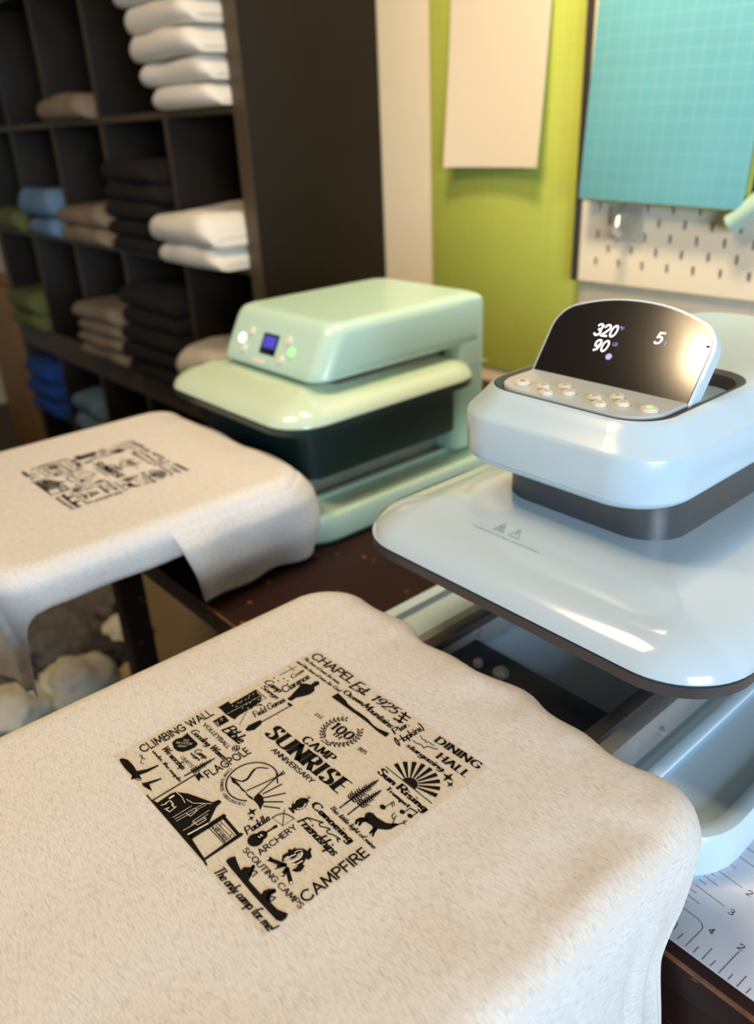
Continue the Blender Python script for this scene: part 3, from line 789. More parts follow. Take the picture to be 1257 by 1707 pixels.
# neck
from_bm('neck', loft_bm(shift(prof(-.470, -.290, .545, .86, .04, [(.003, .082), (.0, .085), (.0, .145)]), o), n=12), M['neck'], t)
# head with display recess
hx0, hx1, hy0, hy1 = -.489, -.2695, .4935, .93
def R_(i, z, dy=0): return (hx0+i, hx1-i, hy0+i+dy, hy1-i, .052-i*.55, z)
rings = [R_(.020, .131), R_(.008, .133), R_(.003, .137), R_(.0012, .1395), R_(.0022, .1402), R_(.0022, .1408), R_(.0005, .1415), R_(.0, .143), R_(.0, .1755), R_(.0008, .178), R_(.003, .1803), R_(.007, .1847), R_(.012, .191), R_(.0165, .1968), R_(.0185, .1988)]
rec = (-.467, -.2935, .5138, .688, .036, .2)
rings.append(rec)
nb = len(rings)
rings += [(-.4657, -.2948, .5151, .6867, .035, .2005), (-.4600, -.3005, .521, .681, .031, .1975), (-.4585, -.302, .5225, .6795, .030, .186)]
mats = [0]*(nb-1)+[1, 1, 1, 2]
from_bm('head', loft_bm(shift(rings, o), n=14, mats=mats), [M['blue'], M['rim'], M['blue_tray']], t)
# back column tying head, plate and base
from_bm('back_column', loft_bm(shift(prof(-.52, -.24, .835, .96, .03, [(.002, TABLE+.04), (.0, TABLE+.05), (.0, .165), (.01, .178), (.03, .182)]), o)), M['blue'], t)
# button panel
def slab(outline, z0, z1, bv, m, name, par, off):
    bm = bmesh.new()
    vs = [bm.verts.new((x-off[0], y-off[1], z0-off[2])) for x, y in outline]
    f = bm.faces.new(vs)
    r = bmesh.ops.extrude_face_region(bm, geom=[f])
    for v in r['geom']:
        if isinstance(v, bmesh.types.BMVert): v.co.z += z1-z0
    if bv:
        top = [e for e in bm.edges if all(abs(v.co.z-(z1-off[2])) < 1e-6 for v in e.verts)]
        bmesh.ops.bevel(bm, geom=top, offset=bv, segments=2, affect='EDGES')
    return from_bm(name, bm, m, par)
ol = [p for p in rrect(-.4560, -.3005, .5185, .640, .030, 10)]
ol = [(x, min(y, .583)) for x, y in ol]
seen = []; 
for p in ol:
    if not seen or (abs(p[0]-seen[-1][0])+abs(p[1]-seen[-1][1])) > 1e-5: seen.append(p)
pan = slab(seen, .187, .2015, .001, M['panel'], 'button_panel', t, o)
BT = [(-.4332, .5362), (-.4123, .5379), (-.3998, .5259), (-.3986, .5497), (-.3857, .5382), (-.3622, .5409), (-.3497, .5295), (-.3494, .554), (-.3367, .5423), (-.3136, .5438)]
for i, (x, y) in enumerate(BT):
    rr = .0072 if i in (0, 9) else .0060
    b = from_bm('button', cyl_bm(rr, .004, 24, .0012), M['cream'], pan, Vector((x-o[0], y-o[1], .2025-o[2])))
    if i == 9:
        k = from_bm('indicator', cyl_bm(.0028, .0006, 12), M['glow_green'], pan, Vector((x-o[0], y-o[1], .2046-o[2])))
    else:
        bm = bmesh.new()
        def bar(a, c, d, e): 
            bmesh.ops.translate(bm, verts=bmesh.ops.create_cube(bm, size=1, matrix=Matrix.Diagonal((d, e, .0004, 1)))['verts'], vec=(a, c, 0))
        if i == 0: bar(0, 0, .0008, .005); bar(0, -.0022, .004, .0007); bar(-.002, -.0005, .0007, .003); bar(.002, -.0005, .0007, .003)
        elif i in (1, 5): bar(0, .001, .0045, .0008); bar(0, -.001, .003, .0008)
        elif i in (3, 7): bar(0, 0, .004, .0008); bar(0, 0, .0008, .004)
        else: bar(0, 0, .004, .0008)
        from_bm('icon', bm, M['icon'], pan, Vector((x-o[0], y-o[1], .2047-o[2])), smooth=0)

# tilted display
dU = Vector((1, 0, 0)); dV = Vector((0, .58, .815)).normalized(); dN = dV.cross(dU) * -1     # faces the user
dN = dU.cross(dV)
dO = Vector((-.3785, .578, .2))
disp = empty('display', (0, 0, 0), None, None); disp.parent = t
disp.matrix_local = Matrix(((dU.x, dV.x, dN.x, dO.x-o[0]), (dU.y, dV.y, dN.y, dO.y-o[1]), (dU.z, dV.z, dN.z, dO.z-o[2]), (0, 0, 0, 1)))
bpy.data.objects.remove(disp)
DM = Matrix(((dU.x, dV.x, dN.x, dO.x-o[0]), (dU.y, dV.y, dN.y, dO.y-o[1]), (dU.z, dV.z, dN.z, dO.z-o[2]), (0, 0, 0, 1)))
def disp_outline(hw, top, r, bot=-.001, bulge=.010):
    pts = [(-hw, bot), (hw, bot)]
    n = 12; a1 = math.radians(76)
    xe = hw-r+r*math.cos(a1); ye = top-r+r*math.sin(a1)
    for k in range(n+1):
        a = a1*k/n; pts.append((hw-r+r*math.cos(a), top-r+r*math.sin(a)))
    for k in range(1, 12):
        u = 1-2*k/12; pts.append((xe*u, ye+bulge*(1-abs(u)**2.2)))
    for k in range(n+1):
        a = a1*(1-k/n); pts.append((-hw+r-r*math.cos(a), top-r+r*math.sin(a)))
    return pts
def disp_slab(name, ol, z0, z1, m, bv, par):
    bm = bmesh.new()
    f = bm.faces.new([bm.verts.new((x, y, z0)) for x, y in ol])
    r = bmesh.ops.extrude_face_region(bm, geom=[f])
    for v in r['geom']:
        if isinstance(v, bmesh.types.BMVert): v.co.z += z1-z0
    if bv:
        top = [e for e in bm.edges if abs(e.verts[0].co.z-e.verts[1].co.z) < 1e-6]
        bmesh.ops.bevel(bm, geom=top, offset=bv, segments=2, affect='EDGES')
    bm.transform(DM)
    return from_bm(name, bm, m, par, smooth=30)
fr = disp_slab('display_frame', disp_outline(.0800, .0725, .028, -.012), -.014, -.0008, M['blue'], .0008, t)
sc_ = disp_slab('screen', disp_outline(.0770, .0700, .026, -.001), -.001, .0002, M['screen'], 0, t)
from_bm('sensor', cyl_bm(.0016, .0006, 10), M['void'], sc_, DM @ Vector((.0735, .0505, .0004)))

# ---- mint press
cx2 = -1.027; y2 = .560
o2 = (cx2, .82, TABLE)
t2 = empty('heat_press', o2, 'mint green heat press with small slanted screen, left of the blue one', 'heat press', 'heat presses on the table')
MINT = t2
press_common(o2, t2, cx2, y2, .040, .374, M['mint'], M['mint_gloss'], M['mint'], (-1.205, -.835, .17, .545), M['green_dark'], M['green_dark'])
from_bm('heater_block', loft_bm(shift(prof(cx2-.15, cx2+.15, y2+.05, y2+.37, .03, [(.004, -.055), (.0, -.05), (.0, .03)]), o2)), M['green_dark'], t2)
from_bm('neck', loft_bm(shift(prof(-1.105, -.895, .66, .93, .03, [(.0, .075), (.0, .105)]), o2)), M['neck'], t2)
# head: wedge with slanted front, flat top; side profile swept across X with rounded shoulders
def mint_head():
    bm = bmesh.new()
    xa, xb = -1.135, -.872
    # (y,z) rings from bottom to top, front y changes with z: slanted face
    rings = []
    for z, yf, ins, r in ((.0885, .638, .010, .024), (.090, .632, .003, .028), (.094, .632, .0, .03), (.105, .638, .0, .03), (.150, .662, .001, .03), (.158, .667, .003, .03), (.163, .672, .008, .028), (.1655, .679, .016, .024), (.166, .69, .026, .02)):
        rings.append((xa+ins, xb-ins, yf, .985-ins, r, z))
    return loft_bm(shift(rings, o2), n=10)
head2 = from_bm('head', mint_head(), M['mint'], t2)
# back column: rises from the base, rounded top edge, carries head
from_bm('back_column', loft_bm(shift(prof(-1.1345, -.8725, .905, .9845, .02, [(.003, TABLE+.04), (.0, TABLE+.05), (.0, .149), (.002, .157), (.009, .162), (.018, .1645), (.03, .1648)]), o2)), M['mint'], t2)
box('seam', -1.134, -.8715, .92, .985, .052, .0535, M['warn'], t2, 0, o2)
# front face frame: local u along X, v up the slanted face
fV = Vector((0, .024, .045)).normalized(); fN = Vector((1, 0, 0)).cross(fV)
FO = Vector((-1.0035, .638, .105))
FM = Matrix(((1, fV.x, fN.x, FO.x-o2[0]), (0, fV.y, fN.y, FO.y-o2[1]), (0, fV.z, fN.z, FO.z-o2[2]), (0, 0, 0, 1)))
def on_face(name, bm, m, par):
    bm.transform(FM); return from_bm(name, bm, m, par)
s2 = on_face('screen', box_bm(-.024, .016, .005, .037, -.002, .0012, .0005), M['screen'], t2)
on_face('lit_field', box_bm(-.019, .012, .015, .033, .0012, .0016, 0), M['screen_blue'], s2)
for i, (u, v_, rr, mk) in enumerate(((-.078, .020, .0075, 'glow'), (-.058, .034, .0065, 'cream'), (-.066, .006, .0065, 'cream'), (.040, .034, .0065, 'cream'), (.054, .018, .0070, 'glow_green'), (.034, .004, .0065, 'cream'))):
    bm = cyl_bm(rr, .004, 18, .001); bmesh.ops.translate(bm, verts=bm.verts, vec=(u, v_, .001))
    on_face('button', bm, M[mk], t2)
bm = box_bm(-.036, -.004, -.010, -.004, -.001, .0008, 0)
on_face('badge', bm, M['cream'], t2)
# ------------------------------------------------------------------ lettering: a small stroke alphabet
UP = {
'A': (.8, "0,0 .4,1 .8,0|.14,.34 .66,.34"), 'B': (.6, "0,0 0,1|~0,1 .3,1 .5,.9 .5,.66 .3,.54 0,.54|~0,.54 .36,.54 .58,.42 .58,.14 .36,0 0,0"),
'C': (.84, "~.82,.82 .62,.98 .38,.98 .12,.8 .03,.5 .12,.2 .38,.02 .62,.02 .82,.18"), 'D': (.76, "0,0 0,1|~0,1 .34,1 .62,.86 .75,.5 .62,.14 .34,0 0,0"),
'E': (.5, "0,0 0,1|0,1 .5,1|0,.52 .44,.52|0,0 .5,0"), 'F': (.48, "0,0 0,1|0,1 .48,1|0,.5 .42,.5"),
'G': (.86, "~.82,.82 .62,.98 .38,.98 .12,.8 .03,.5 .12,.2 .38,.02 .62,.02 .82,.16|.82,.14 .82,.48|.82,.46 .5,.46"),
'H': (.7, "0,0 0,1|.7,0 .7,1|0,.52 .7,.52"), 'I': (.08, ".04,0 .04,1"), 'L': (.48, "0,0 0,1|0,0 .48,0"),
'M': (.92, "0,0 .1,1|.1,1 .46,.15|.46,.15 .82,1|.82,1 .92,0"), 'N': (.72, "0,0 0,1|0,1 .72,0|.72,0 .72,1"),
'O': (.98, "~.49,1 .18,.87 .03,.5 .18,.13 .49,0 .8,.13 .95,.5 .8,.87 .49,1"), 'P': (.58, "0,0 0,1|~0,1 .34,1 .56,.88 .56,.6 .34,.48 0,.48"),
'R': (.62, "0,0 0,1|~0,1 .34,1 .54,.88 .54,.62 .34,.5 0,.5|.28,.5 .62,0"), 'S': (.58, "~.54,.84 .4,.98 .2,.98 .06,.84 .08,.66 .28,.54 .48,.42 .56,.26 .5,.1 .3,0 .12,.04 .02,.18"),
'T': (.64, ".32,0 .32,1|0,1 .64,1"), 'U': (.7, "0,1 0,.3|~0,.3 .06,.1 .35,0 .64,.1 .7,.3|.7,.3 .7,1"), 'V': (.78, "0,1 .39,0|.39,0 .78,1"),
'W': (1.1, "0,1 .28,0|.28,0 .55,.9|.55,.9 .82,0|.82,0 1.1,1"), 'Y': (.72, "0,1 .36,.46|.72,1 .36,.46|.36,.46 .36,0"),
'0': (.66, "~.33,1 .1,.85 .02,.5 .1,.15 .33,0 .56,.15 .64,.5 .56,.85 .33,1"), '1': (.3, ".18,0 .18,1|.0,.8 .18,1"),
'2': (.56, "~.03,.76 .12,.96 .34,1 .52,.86 .5,.62 .3,.34 .02,0|.02,.0 .56,0"), '3': (.54, "~.04,.86 .2,1 .42,.96 .5,.76 .4,.57 .22,.53|~.22,.53 .44,.48 .53,.26 .4,.04 .18,0 .02,.14"),
'4': (.6, ".42,0 .42,1|.42,1 .02,.3|.02,.3 .6,.3"), '5': (.54, ".12,1 .5,1|.12,1 .07,.56|~.07,.56 .26,.64 .46,.54 .53,.32 .42,.06 .2,0 .02,.12"),
'9': (.56, "~.5,.66 .4,.44 .2,.4 .05,.55 .05,.82 .2,.98 .42,.96 .52,.76 .5,.44 .4,.12 .14,0"),
'.': (.12, ".05,0 .07,.05"), '!': (.12, ".06,.3 .06,1|.06,0 .06,.06"), ',': (.14, ".08,.06 .02,-.14"), '(': (.22, "~.2,1.1 .05,.8 .02,.4 .07,.05 .2,-.2"), ')': (.22, "~.02,1.1 .17,.8 .2,.4 .15,.05 .02,-.2"), '-': (.14, ".04,.48 .1,.5"),
}
LO = {
'a': (.48, "~.42,.42 .24,.5 .06,.36 .04,.14 .18,0 .34,.1 .43,.38|.44,.5 .44,.02"), 'b': (.48, ".05,1 .05,0|~.05,.34 .22,.5 .4,.42 .45,.24 .38,.05 .22,0 .05,.12"),
'c': (.42, "~.4,.4 .24,.5 .06,.36 .04,.14 .2,0 .4,.12"), 'd': (.5, "~.43,.4 .25,.5 .06,.36 .04,.14 .2,0 .36,.08 .44,.26|.45,1 .45,.02"),
'e': (.44, "~.05,.26 .24,.27 .41,.32 .36,.46 .22,.5 .06,.36 .05,.14 .2,0 .42,.12"), 'f': (.34, "~.42,.92 .3,1 .19,.88 .16,.5 .15,0|.0,.5 .34,.5"),
'g': (.5, "~.42,.42 .24,.5 .06,.36 .04,.16 .18,.02 .34,.12 .43,.36|~.45,.5 .44,0 .38,-.28 .2,-.36 .04,-.26"), 'h': (.48, ".05,1 .05,0|~.05,.3 .2,.47 .36,.46 .42,.28 .42,0"),
'i': (.2, ".1,.5 .1,0|.1,.74 .1,.80"), 'k': (.46, ".05,1 .05,0|.4,.5 .06,.2|.18,.3 .44,0"), 'l': (.22, ".11,1 .11,0"),
'm': (.74, ".05,.5 .05,0|~.05,.3 .18,.47 .3,.46 .36,.28 .36,0|~.36,.3 .5,.47 .62,.46 .68,.28 .68,0"), 'n': (.48, ".05,.5 .05,0|~.05,.3 .2,.47 .36,.46 .42,.28 .42,0"),
'o': (.48, "~.24,.5 .08,.42 .03,.25 .08,.06 .24,0 .4,.06 .45,.25 .4,.42 .24,.5"), 'p': (.48, ".05,.5 .05,-.36|~.05,.34 .22,.5 .4,.42 .45,.24 .38,.05 .22,0 .05,.12"),
'r': (.34, ".05,.5 .05,0|~.05,.28 .16,.45 .34,.46"), 's': (.36, "~.32,.42 .2,.5 .07,.43 .1,.3 .26,.22 .32,.1 .22,0 .04,.06"),
't': (.32, ".15,.8 .15,.08|~.15,.08 .2,0 .32,.06|0,.5 .3,.5"), 'u': (.48, "~.05,.5 .05,.16 .14,.02 .28,.02 .42,.2|.43,.5 .43,0"), 'v': (.42, "0.02,.5 .21,0|.21,0 .4,.5"),
'w': (.66, "0.02,.5 .18,0|.18,0 .33,.45|.33,.45 .48,0|.48,0 .64,.5"), 'y': (.46, ".03,.5 .22,.04|~.43,.5 .26,.02 .14,-.28 .02,-.34"), 'z': (.42, ".04,.5 .38,.5|.38,.5 .04,0|.04,0 .4,0"),
}
FONT = { # thick, thin, serif, slant, spacing, script
'sans': (.165, .15, 0, 0, .22, 0), 'script': (.185, .10, 0, .26, .075, 1), 'roman': (.25, .11, .28, 0, .16, 0), 'roman_it': (.16, .09, 0, .24, .14, 0),
'serif': (.24, .08, .36, 0, .30, 0), 'fat': (.32, .06, .42, 0, .36, 0), 'digit': (.15, .15, 0, .16, .24, 0), 'thin': (.10, .10, 0, 0, .16, 0)}

def catmull(p, n=4):
    if len(p) < 3: return p
    closed = (Vector(p[0])-Vector(p[-1])).length < 1e-6
    q = ([p[-2]] if closed else [p[0]])+p+([p[1]] if closed else [p[-1]])
    out = []
    for i in range(1, len(q)-2):
        a, b, c, d = map(Vector, (q[i-1], q[i], q[i+1], q[i+2]))
        for k in range(n):
            t_ = k/n
            out.append(tuple(.5*((2*b)+(c-a)*t_+(2*a-5*b+4*c-d)*t_*t_+(3*b-a-3*c+d)*t_**3)))
    out.append(p[-1])
    return out

class Print2D:
    """collects flat quads/polygons in the plane; build() makes one mesh"""
    def __init__(s): s.v = []; s.f = []
    def poly(s, pts):
        b = len(s.v); s.v += [tuple(p) for p in pts]; s.f.append(tuple(range(b, b+len(pts))))
    def ribbon(s, pts, wfun, xf=lambda p: p, ext=0):
        pts = [Vector(p) for p in pts]
        if len(pts) < 2: return
        if ext:
            d0 = (pts[0]-pts[1]).normalized(); d1 = (pts[-1]-pts[-2]).normalized()
            pts[0] = pts[0]+d0*ext; pts[-1] = pts[-1]+d1*ext
        L_ = []; R2 = []
        for i, p in enumerate(pts):
            tg = (pts[min(i+1, len(pts)-1)]-pts[max(i-1, 0)])
            if tg.length < 1e-9: continue
            tg.normalize(); n_ = Vector((-tg.y, tg.x)); h = wfun(tg)/2
            L_.append(xf(p+n_*h)); R2.append(xf(p-n_*h))
        for i in range(len(L_)-1): s.poly((L_[i], R2[i], R2[i+1], L_[i+1]))
    def ellipse(s, x, y, a, b, n=18): s.poly([(x+a*math.cos(2*math.pi*k/n), y+b*math.sin(2*math.pi*k/n)) for k in range(n)])
    def star(s, x, y, r):
        s.poly([(x+(r if k % 2 == 0 else r*.30)*math.sin(math.pi*k/4), y+(r if k % 2 == 0 else r*.30)*math.cos(math.pi*k/4)) for k in range(8)])
    def line(s, w_, smooth, pts):
        if smooth: s.ribbon(catmull(pts, 5), lambda t_: w_, ext=w_*.3)
        else:
            for a, b in zip(pts[:-1], pts[1:]): s.ribbon([a, b], lambda t_: w_, ext=w_*.3)
    def glyph(s, ch, fn, xf):
        thick, thin, serif, sl, sp, script = FONT[fn]
        wd, d = UP.get(ch) or LO.get(ch)
        wf = lambda t_: thin+(thick-thin)*min(1, abs(t_.y)*1.15)**1.6
        for stx in d.split('|'):
            sm = stx[0] == '~'
            pts = [tuple(float(c) for c in q.split(',')) for q in stx.lstrip('~').split()]
            if sm: s.ribbon(catmull(pts, 4), wf, xf, ext=thin*.2)
            else:
                for a, b in zip(pts[:-1], pts[1:]):
                    s.ribbon([a, b], wf, xf, ext=(thin*.45 if not serif else thin*.2))
                if serif and ch not in '.,!()-':
                    for e_, q_ in ((pts[0], pts[1]), (pts[-1], pts[-2])):
                        if abs(e_[1]-q_[1]) > .2 and (abs(e_[1]) < .02 or abs(e_[1]-1) < .02 or abs(e_[1]-.5) < .02):
                            if ch == 'N' and e_ == (.72, 0): continue
                            sg = thin/2 if e_[1] < .02 else -thin/2
                            s.ribbon([(e_[0]-serif/2, e_[1]+sg), (e_[0]+serif/2, e_[1]+sg)], lambda t_: thin*1.1, xf)
                elif serif and ch in 'ETFLZ' and abs(pts[0][1]-pts[-1][1]) < .01:
                    e_ = pts[-1]; yy = .1 if e_[1] < .3 else (-.1 if e_[1] > .8 else 0)
                    s.ribbon([(e_[0], e_[1]-(.09 if yy == 0 else 0)), (e_[0], e_[1]+(.09 if yy == 0 else yy*1.8))], lambda t_: thin*1.6, xf)
        if script and ch in LO and ch not in 'os':
            s.ribbon(catmull([(wd-.06, .06), (wd+.02, .02), (wd+.12, .16)], 3), lambda t_: thin, xf)
        return wd
    def width(s, t_, fn):
        sp = FONT[fn][4]; w_ = 0
        for ch in t_: w_ += .34 if ch == ' ' else (UP.get(ch) or LO.get(ch))[0]+sp
        return w_-sp
    def text(s, t_, fn, x0, y0, x1, y1, h):
        sl, sp = FONT[fn][3], FONT[fn][4]
        L_ = math.hypot(x1-x0, y1-y0); ex = Vector(((x1-x0)/L_, (y1-y0)/L_)); ey = Vector((-ex.y, ex.x))
        k = L_/s.width(t_, fn); x = 0
        for ch in t_:
            if ch == ' ': x += .34; continue
            def xf(p, x=x): return tuple(Vector((x0, y0))+ex*((x+p[0])*k+sl*p[1]*h)+ey*(p[1]*h))
            x += s.glyph(ch, fn, xf)+sp
    def arc_text(s, t_, fn, cx_, cy_, r, a0, a1, h):
        """reads counter-clockwise along the lower rim, tops towards the centre"""
        W_ = s.width(t_, fn); sp = FONT[fn][4]; x = 0
        for ch in t_:
            if ch == ' ': x += .34; continue
            gw = (UP.get(ch) or LO.get(ch))[0]
            a = math.radians(a0+(a1-a0)*(x+gw/2)/W_); k = math.radians(a1-a0)*r/W_
            ex = Vector((-math.sin(a), math.cos(a))); ey = Vector((-math.cos(a), -math.sin(a)))
            c_ = Vector((cx_+r*math.cos(a), cy_+r*math.sin(a)))
            s.glyph(ch, fn, lambda p, c_=c_, ex=ex, ey=ey, gw=gw: tuple(c_+ex*(p[0]-gw/2)*k+ey*p[1]*h))
            x += gw+sp
    def build(s, name, m, parent, matrix, dz=0):
        me = bpy.data.meshes.new(name)
        bm = bmesh.new()
        for f in s.f:
            vs = [bm.verts.new((s.v[i][0]*.001, s.v[i][1]*.001, dz)) for i in f]
            bm.faces.new(vs)
        bmesh.ops.triangulate(bm, faces=[f for f in bm.faces if len(f.verts) > 4])
        for f in bm.faces:
            f.normal_update()
            if f.normal.z < 0: f.normal_flip()
        bm.transform(matrix); bm.to_mesh(me); bm.free()
        return link(name, me, m, parent)

# ------------------------------------------------------------------ the camp design
ink = Print2D(); ko = Print2D()
for tx, fn, x0, y0, x1, y1, h in ART_TEXT:
    if tx == 'SUNRISE': h = 13.0
    ink.text(tx, fn, x0, y0, x1, y1, h)
for p in ART_POLY: ink.poly(p)
for w_, sm, p in ART_LINE: ink.line(w_, sm, p)
for w_, sm, p in ART_WLINE: ko.line(w_, sm, p)
for e_ in ART_ELL: ink.ellipse(*e_)
for e_ in ART_WELL: ko.ellipse(*e_)
for e_ in ART_STAR: ink.star(*e_)
# anniversary wreath
for sgn in (1, -1):
    c_ = Vector((102.3, 139.3)); R0 = 14.2
    pr = []
    for k in range(13):
        a = math.radians(-96+sgn*0) if False else math.radians(-90+sgn*(-10+k*12.4))
        p = c_+Vector((math.cos(a), math.sin(a)))*R0; pr.append(tuple(p))
        if k > 1:
            tg = Vector((-math.sin(a), math.cos(a)))*sgn; nr = Vector((math.cos(a), math.sin(a)))
            for side in (1, -1):
                d = (tg*.75+nr*side*.75).normalized(); n_ = Vector((-d.y, d.x)); b_ = p+d*.5
                ink.poly([b_, b_+d*1.5+n_*.75, b_+d*3.4, b_+d*1.5-n_*.75])
    ink.line(.5, 1, pr)
# half sun with rays
c_ = Vector((176.4, 139.6))
ink.poly([c_+Vector((math.cos(math.pi*k/16), math.sin(math.pi*k/16)))*6.2 for k in range(17)])
ink.line(.7, 0, [(153.2, 139.2), (199.4, 139.0)])
for k in range(9):
    a = math.radians(18*(k+1)); da = math.radians(4.6)
    ink.poly([c_+Vector((math.cos(a-da*.8), math.sin(a-da*.8)))*6.6, c_+Vector((math.cos(a-da), math.sin(a-da)))*21.8, c_+Vector((math.cos(a+da), math.sin(a+da)))*21.8, c_+Vector((math.cos(a+da*.8), math.sin(a+da*.8)))*6.6])
# fir trees
def fir(x0, y0, x1, y1, hw, n_):
    ink.line(.8, 0, [(x0, y0-6), (x1, y1)])
    for k in range(n_):
        f = k/n_; x = x0+(x1-x0)*f; y = y0+(y1-y0)*f; q = hw*(1-f)**.8*(.8+.35*((k*7) % 3)/2)+.5
        for sg in (1, -1):
            ink.poly([(x, y+1.0), (x+sg*q*.5, y-.2), (x+sg*q, y+.7+q*.08), (x+sg*q*.55, y-1.3), (x, y-.7)])
fir(159.5, 102.5, 158.8, 127.3, 6.0, 13)
fir(167.6, 103.5, 167.4, 122.1, 4.8, 10)
fir(60.7, 36.5, 60.0, 54.5, 3.8, 10)
# round camp emblem
pr = [(98.3+18.2*math.cos(math.radians(a)), 62+18.2*math.sin(math.radians(a))) for a in range(64, 318, 6)]
ink.ribbon(pr, lambda t_: .95)
ink.arc_text('CAMP SUNRISE - GIBSONS B.C.', 'sans', 98.3, 62, 22.2, 192, 316, 2.1)
# words on the shield and on the gate board
for tx, x0, y0, x1, y1, h in (('THE', 35.6, 49.0, 44.0, 50.0, 2.6), ):
    pass
def shield_text():
    xs = [p[0] for p in ART_POLY[16]]; ys = [p[1] for p in ART_POLY[16]]
    x0, x1, y0, y1 = min(xs), max(xs), min(ys), max(ys)
    return x0, x1, y0, y1
_sx0, _sx1, _sy0, _sy1 = shield_text()
# shield upright runs along the wall text: letters read diagonal in the photo, so turn with it
_c = Vector(((_sx0+_sx1)/2, (_sy0+_sy1)/2)); _a = math.radians(38)
def rot_text(tx, dx, dy, wd, h):
    ex = Vector((math.cos(_a), math.sin(_a))); ey = Vector((-ex.y, ex.x))
    p = _c+ex*(dx-wd/2)+ey*dy; q = p+ex*wd
    ko.text(tx, 'thin', p.x, p.y, q.x, q.y, h)
rot_text('THE', .2, 2.4, 4.6, 2.0); rot_text('SALVATION', 0, -.8, 12.5, 2.3); rot_text('ARMY', 0, -3.9, 7.0, 2.1)
# board on the gate: between the posts
ink.text('CAMP SUNRISE', 'sans', 114.6, 20.2, 131.0, 20.0, 3.0)

# ------------------------------------------------------------------ draped shirts
def drape(name, rect, r, re, ext, m, parent, rip, step=.005, wr=None, th=.0016):
    """cloth laid flat over a rounded rectangle (its outer edge = rect) and hanging over every side.
    ext = (left,right,near,far) lengths beyond the flat part"""
    X0, X1, Y0, Y1 = rect
    fx0, fx1, fy0, fy1 = X0+re, X1-re, Y0+re, Y1-re
    rr = max(r-re, .006)
    ix0, ix1, iy0, iy1 = fx0+rr, fx1-rr, fy0+rr, fy1-rr
    def grid(a, b, l, h):
        n1 = max(2, int(l/step)); n2 = max(2, int((b-a)/.0072)); n3 = max(2, int(h/step))
        return [a-l+l*i/n1 for i in range(n1)]+[a+(b-a)*i/n2 for i in range(n2)]+[b+h*i/n3 for i in range(n3+1)]
    xs = grid(fx0, fx1, ext[0], ext[1]); ys = grid(fy0, fy1, ext[2], ext[3])
    bm = bmesh.new(); rows = []; uvs = {}
    for b in ys:
        row = []
        for a in xs:
            qx = min(max(a, ix0), ix1); qy = min(max(b, iy0), iy1)
            dx, dy = a-qx, b-qy; L_ = math.hypot(dx, dy)
            if L_ <= rr:
                d = -1
            else: d = L_-rr
            if d <= 0:
                z = 0
                ed = rr-L_ if L_ > 0 else 1
                p = Vector((a, b, 0))
                if wr: p.z += wr(a, b)
            else:
                nx, ny = dx/L_, dy/L_
                bx, by = qx+nx*rr, qy+ny*rr
                q = re*math.pi/2
                if d < q:
                    an = d/re; out = re*math.sin(an); z = -re*(1-math.cos(an)); dep = 0
                else: out = re; z = -re-(d-q); dep = d-q
                if wr: z += wr(bx, by)*max(0, 1-d/.03)
                o_ = rip(bx, by, nx, ny, dep, d)
                p = Vector((bx+nx*(out+o_), by+ny*(out+o_), z))
                if z < -.085 and p.y > .364 and Y1 < .5: p.y = .364+(p.y-.364)*(1-.66*min(1, (-.085-z)/.035))
            v_ = bm.verts.new(p); row.append(v_)
            side = max(0, min(1, (a-fx1-.02)/.004))
            uvs[v_] = (a, b) if side < .5 else (b+3, -a)
        rows.append(row)
    for r0_, r1_ in zip(rows[:-1], rows[1:]):
        for i in range(len(xs)-1): bm.faces.new((r0_[i], r0_[i+1], r1_[i+1], r1_[i]))
    bmesh.ops.recalc_face_normals(bm, faces=bm.faces)
    if sum(f.normal.z for f in bm.faces) < 0: bmesh.ops.reverse_faces(bm, faces=bm.faces)
    set_uv(bm, uvs, thicken(bm, th))
    return from_bm(name, bm, m, parent, smooth=0 or 180)

def film_mat():
    m = bpy.data.materials.new('transfer_film'); m.use_nodes = True
    nt = m.node_tree; b = nt.nodes['Principled BSDF']
    b.inputs['Base Color'].default_value = (.86, .75, .52, 1)
    b.inputs['Roughness'].default_value = .35; b.inputs['Alpha'].default_value = .30
    b.inputs['Specular IOR Level'].default_value = .25
    return m
M['film'] = film_mat()

# near shirt
def rip1(x, y, nx, ny, dep, d):
    s_ = 0
    k = min(1, dep/.12)
    if nx > .3:
        s_ += k*nx*(.007*math.sin(y*44+.6)+.004*math.sin(y*97+dep*9+1.0)+.006)
        s_ -= .007*math.exp(-((y-.318+dep*.05)/.010)**2)*min(1, dep/.05)*nx
        s_ -= .009*math.exp(-((dep-.095)/.055)**2)*max(0, min(1, (y-.26)/.09))*nx
        s_ -= .0022*math.exp(-((d-.031)/.0035)**2)*nx
        s_ -= .004*math.exp(-((y-.19-d*.25)/.006)**2)*nx
    if ny > .3:
        s_ += ny*(.006*math.sin(x*38+1.2)+.004*math.sin(x*91))*min(1, d/.03)
    if nx < -.3: s_ += k*.008*math.sin(y*50)
    return s_
def wr1(x, y):
    # soft dips near the far edge and the right edge, flat where the print lies
    e = max(0, 1-abs(.40-y)/.05)
    f = max(0, 1-abs(-.175-x)/.06)
    n_ = noise.noise(Vector((x*22, y*22, 0)))+.5*noise.noise(Vector((x*55, y*40, 4)))
    crease = -.0035*math.exp(-(((y-.352)-(x+.19)*.35)/.005)**2)*max(0, 1-abs(x+.165)/.05)
    px_ = max(-.482-x, x+.279, 0); py_ = max(.133-y, y-.329, 0)
    und = min(1, math.hypot(px_, py_)/.035)
    return .0035*n_*max(e, f*.8)+crease+und*.0022*noise.noise(Vector((x*13+4, y*9, 2)))
o = (-.37, .22, 0)
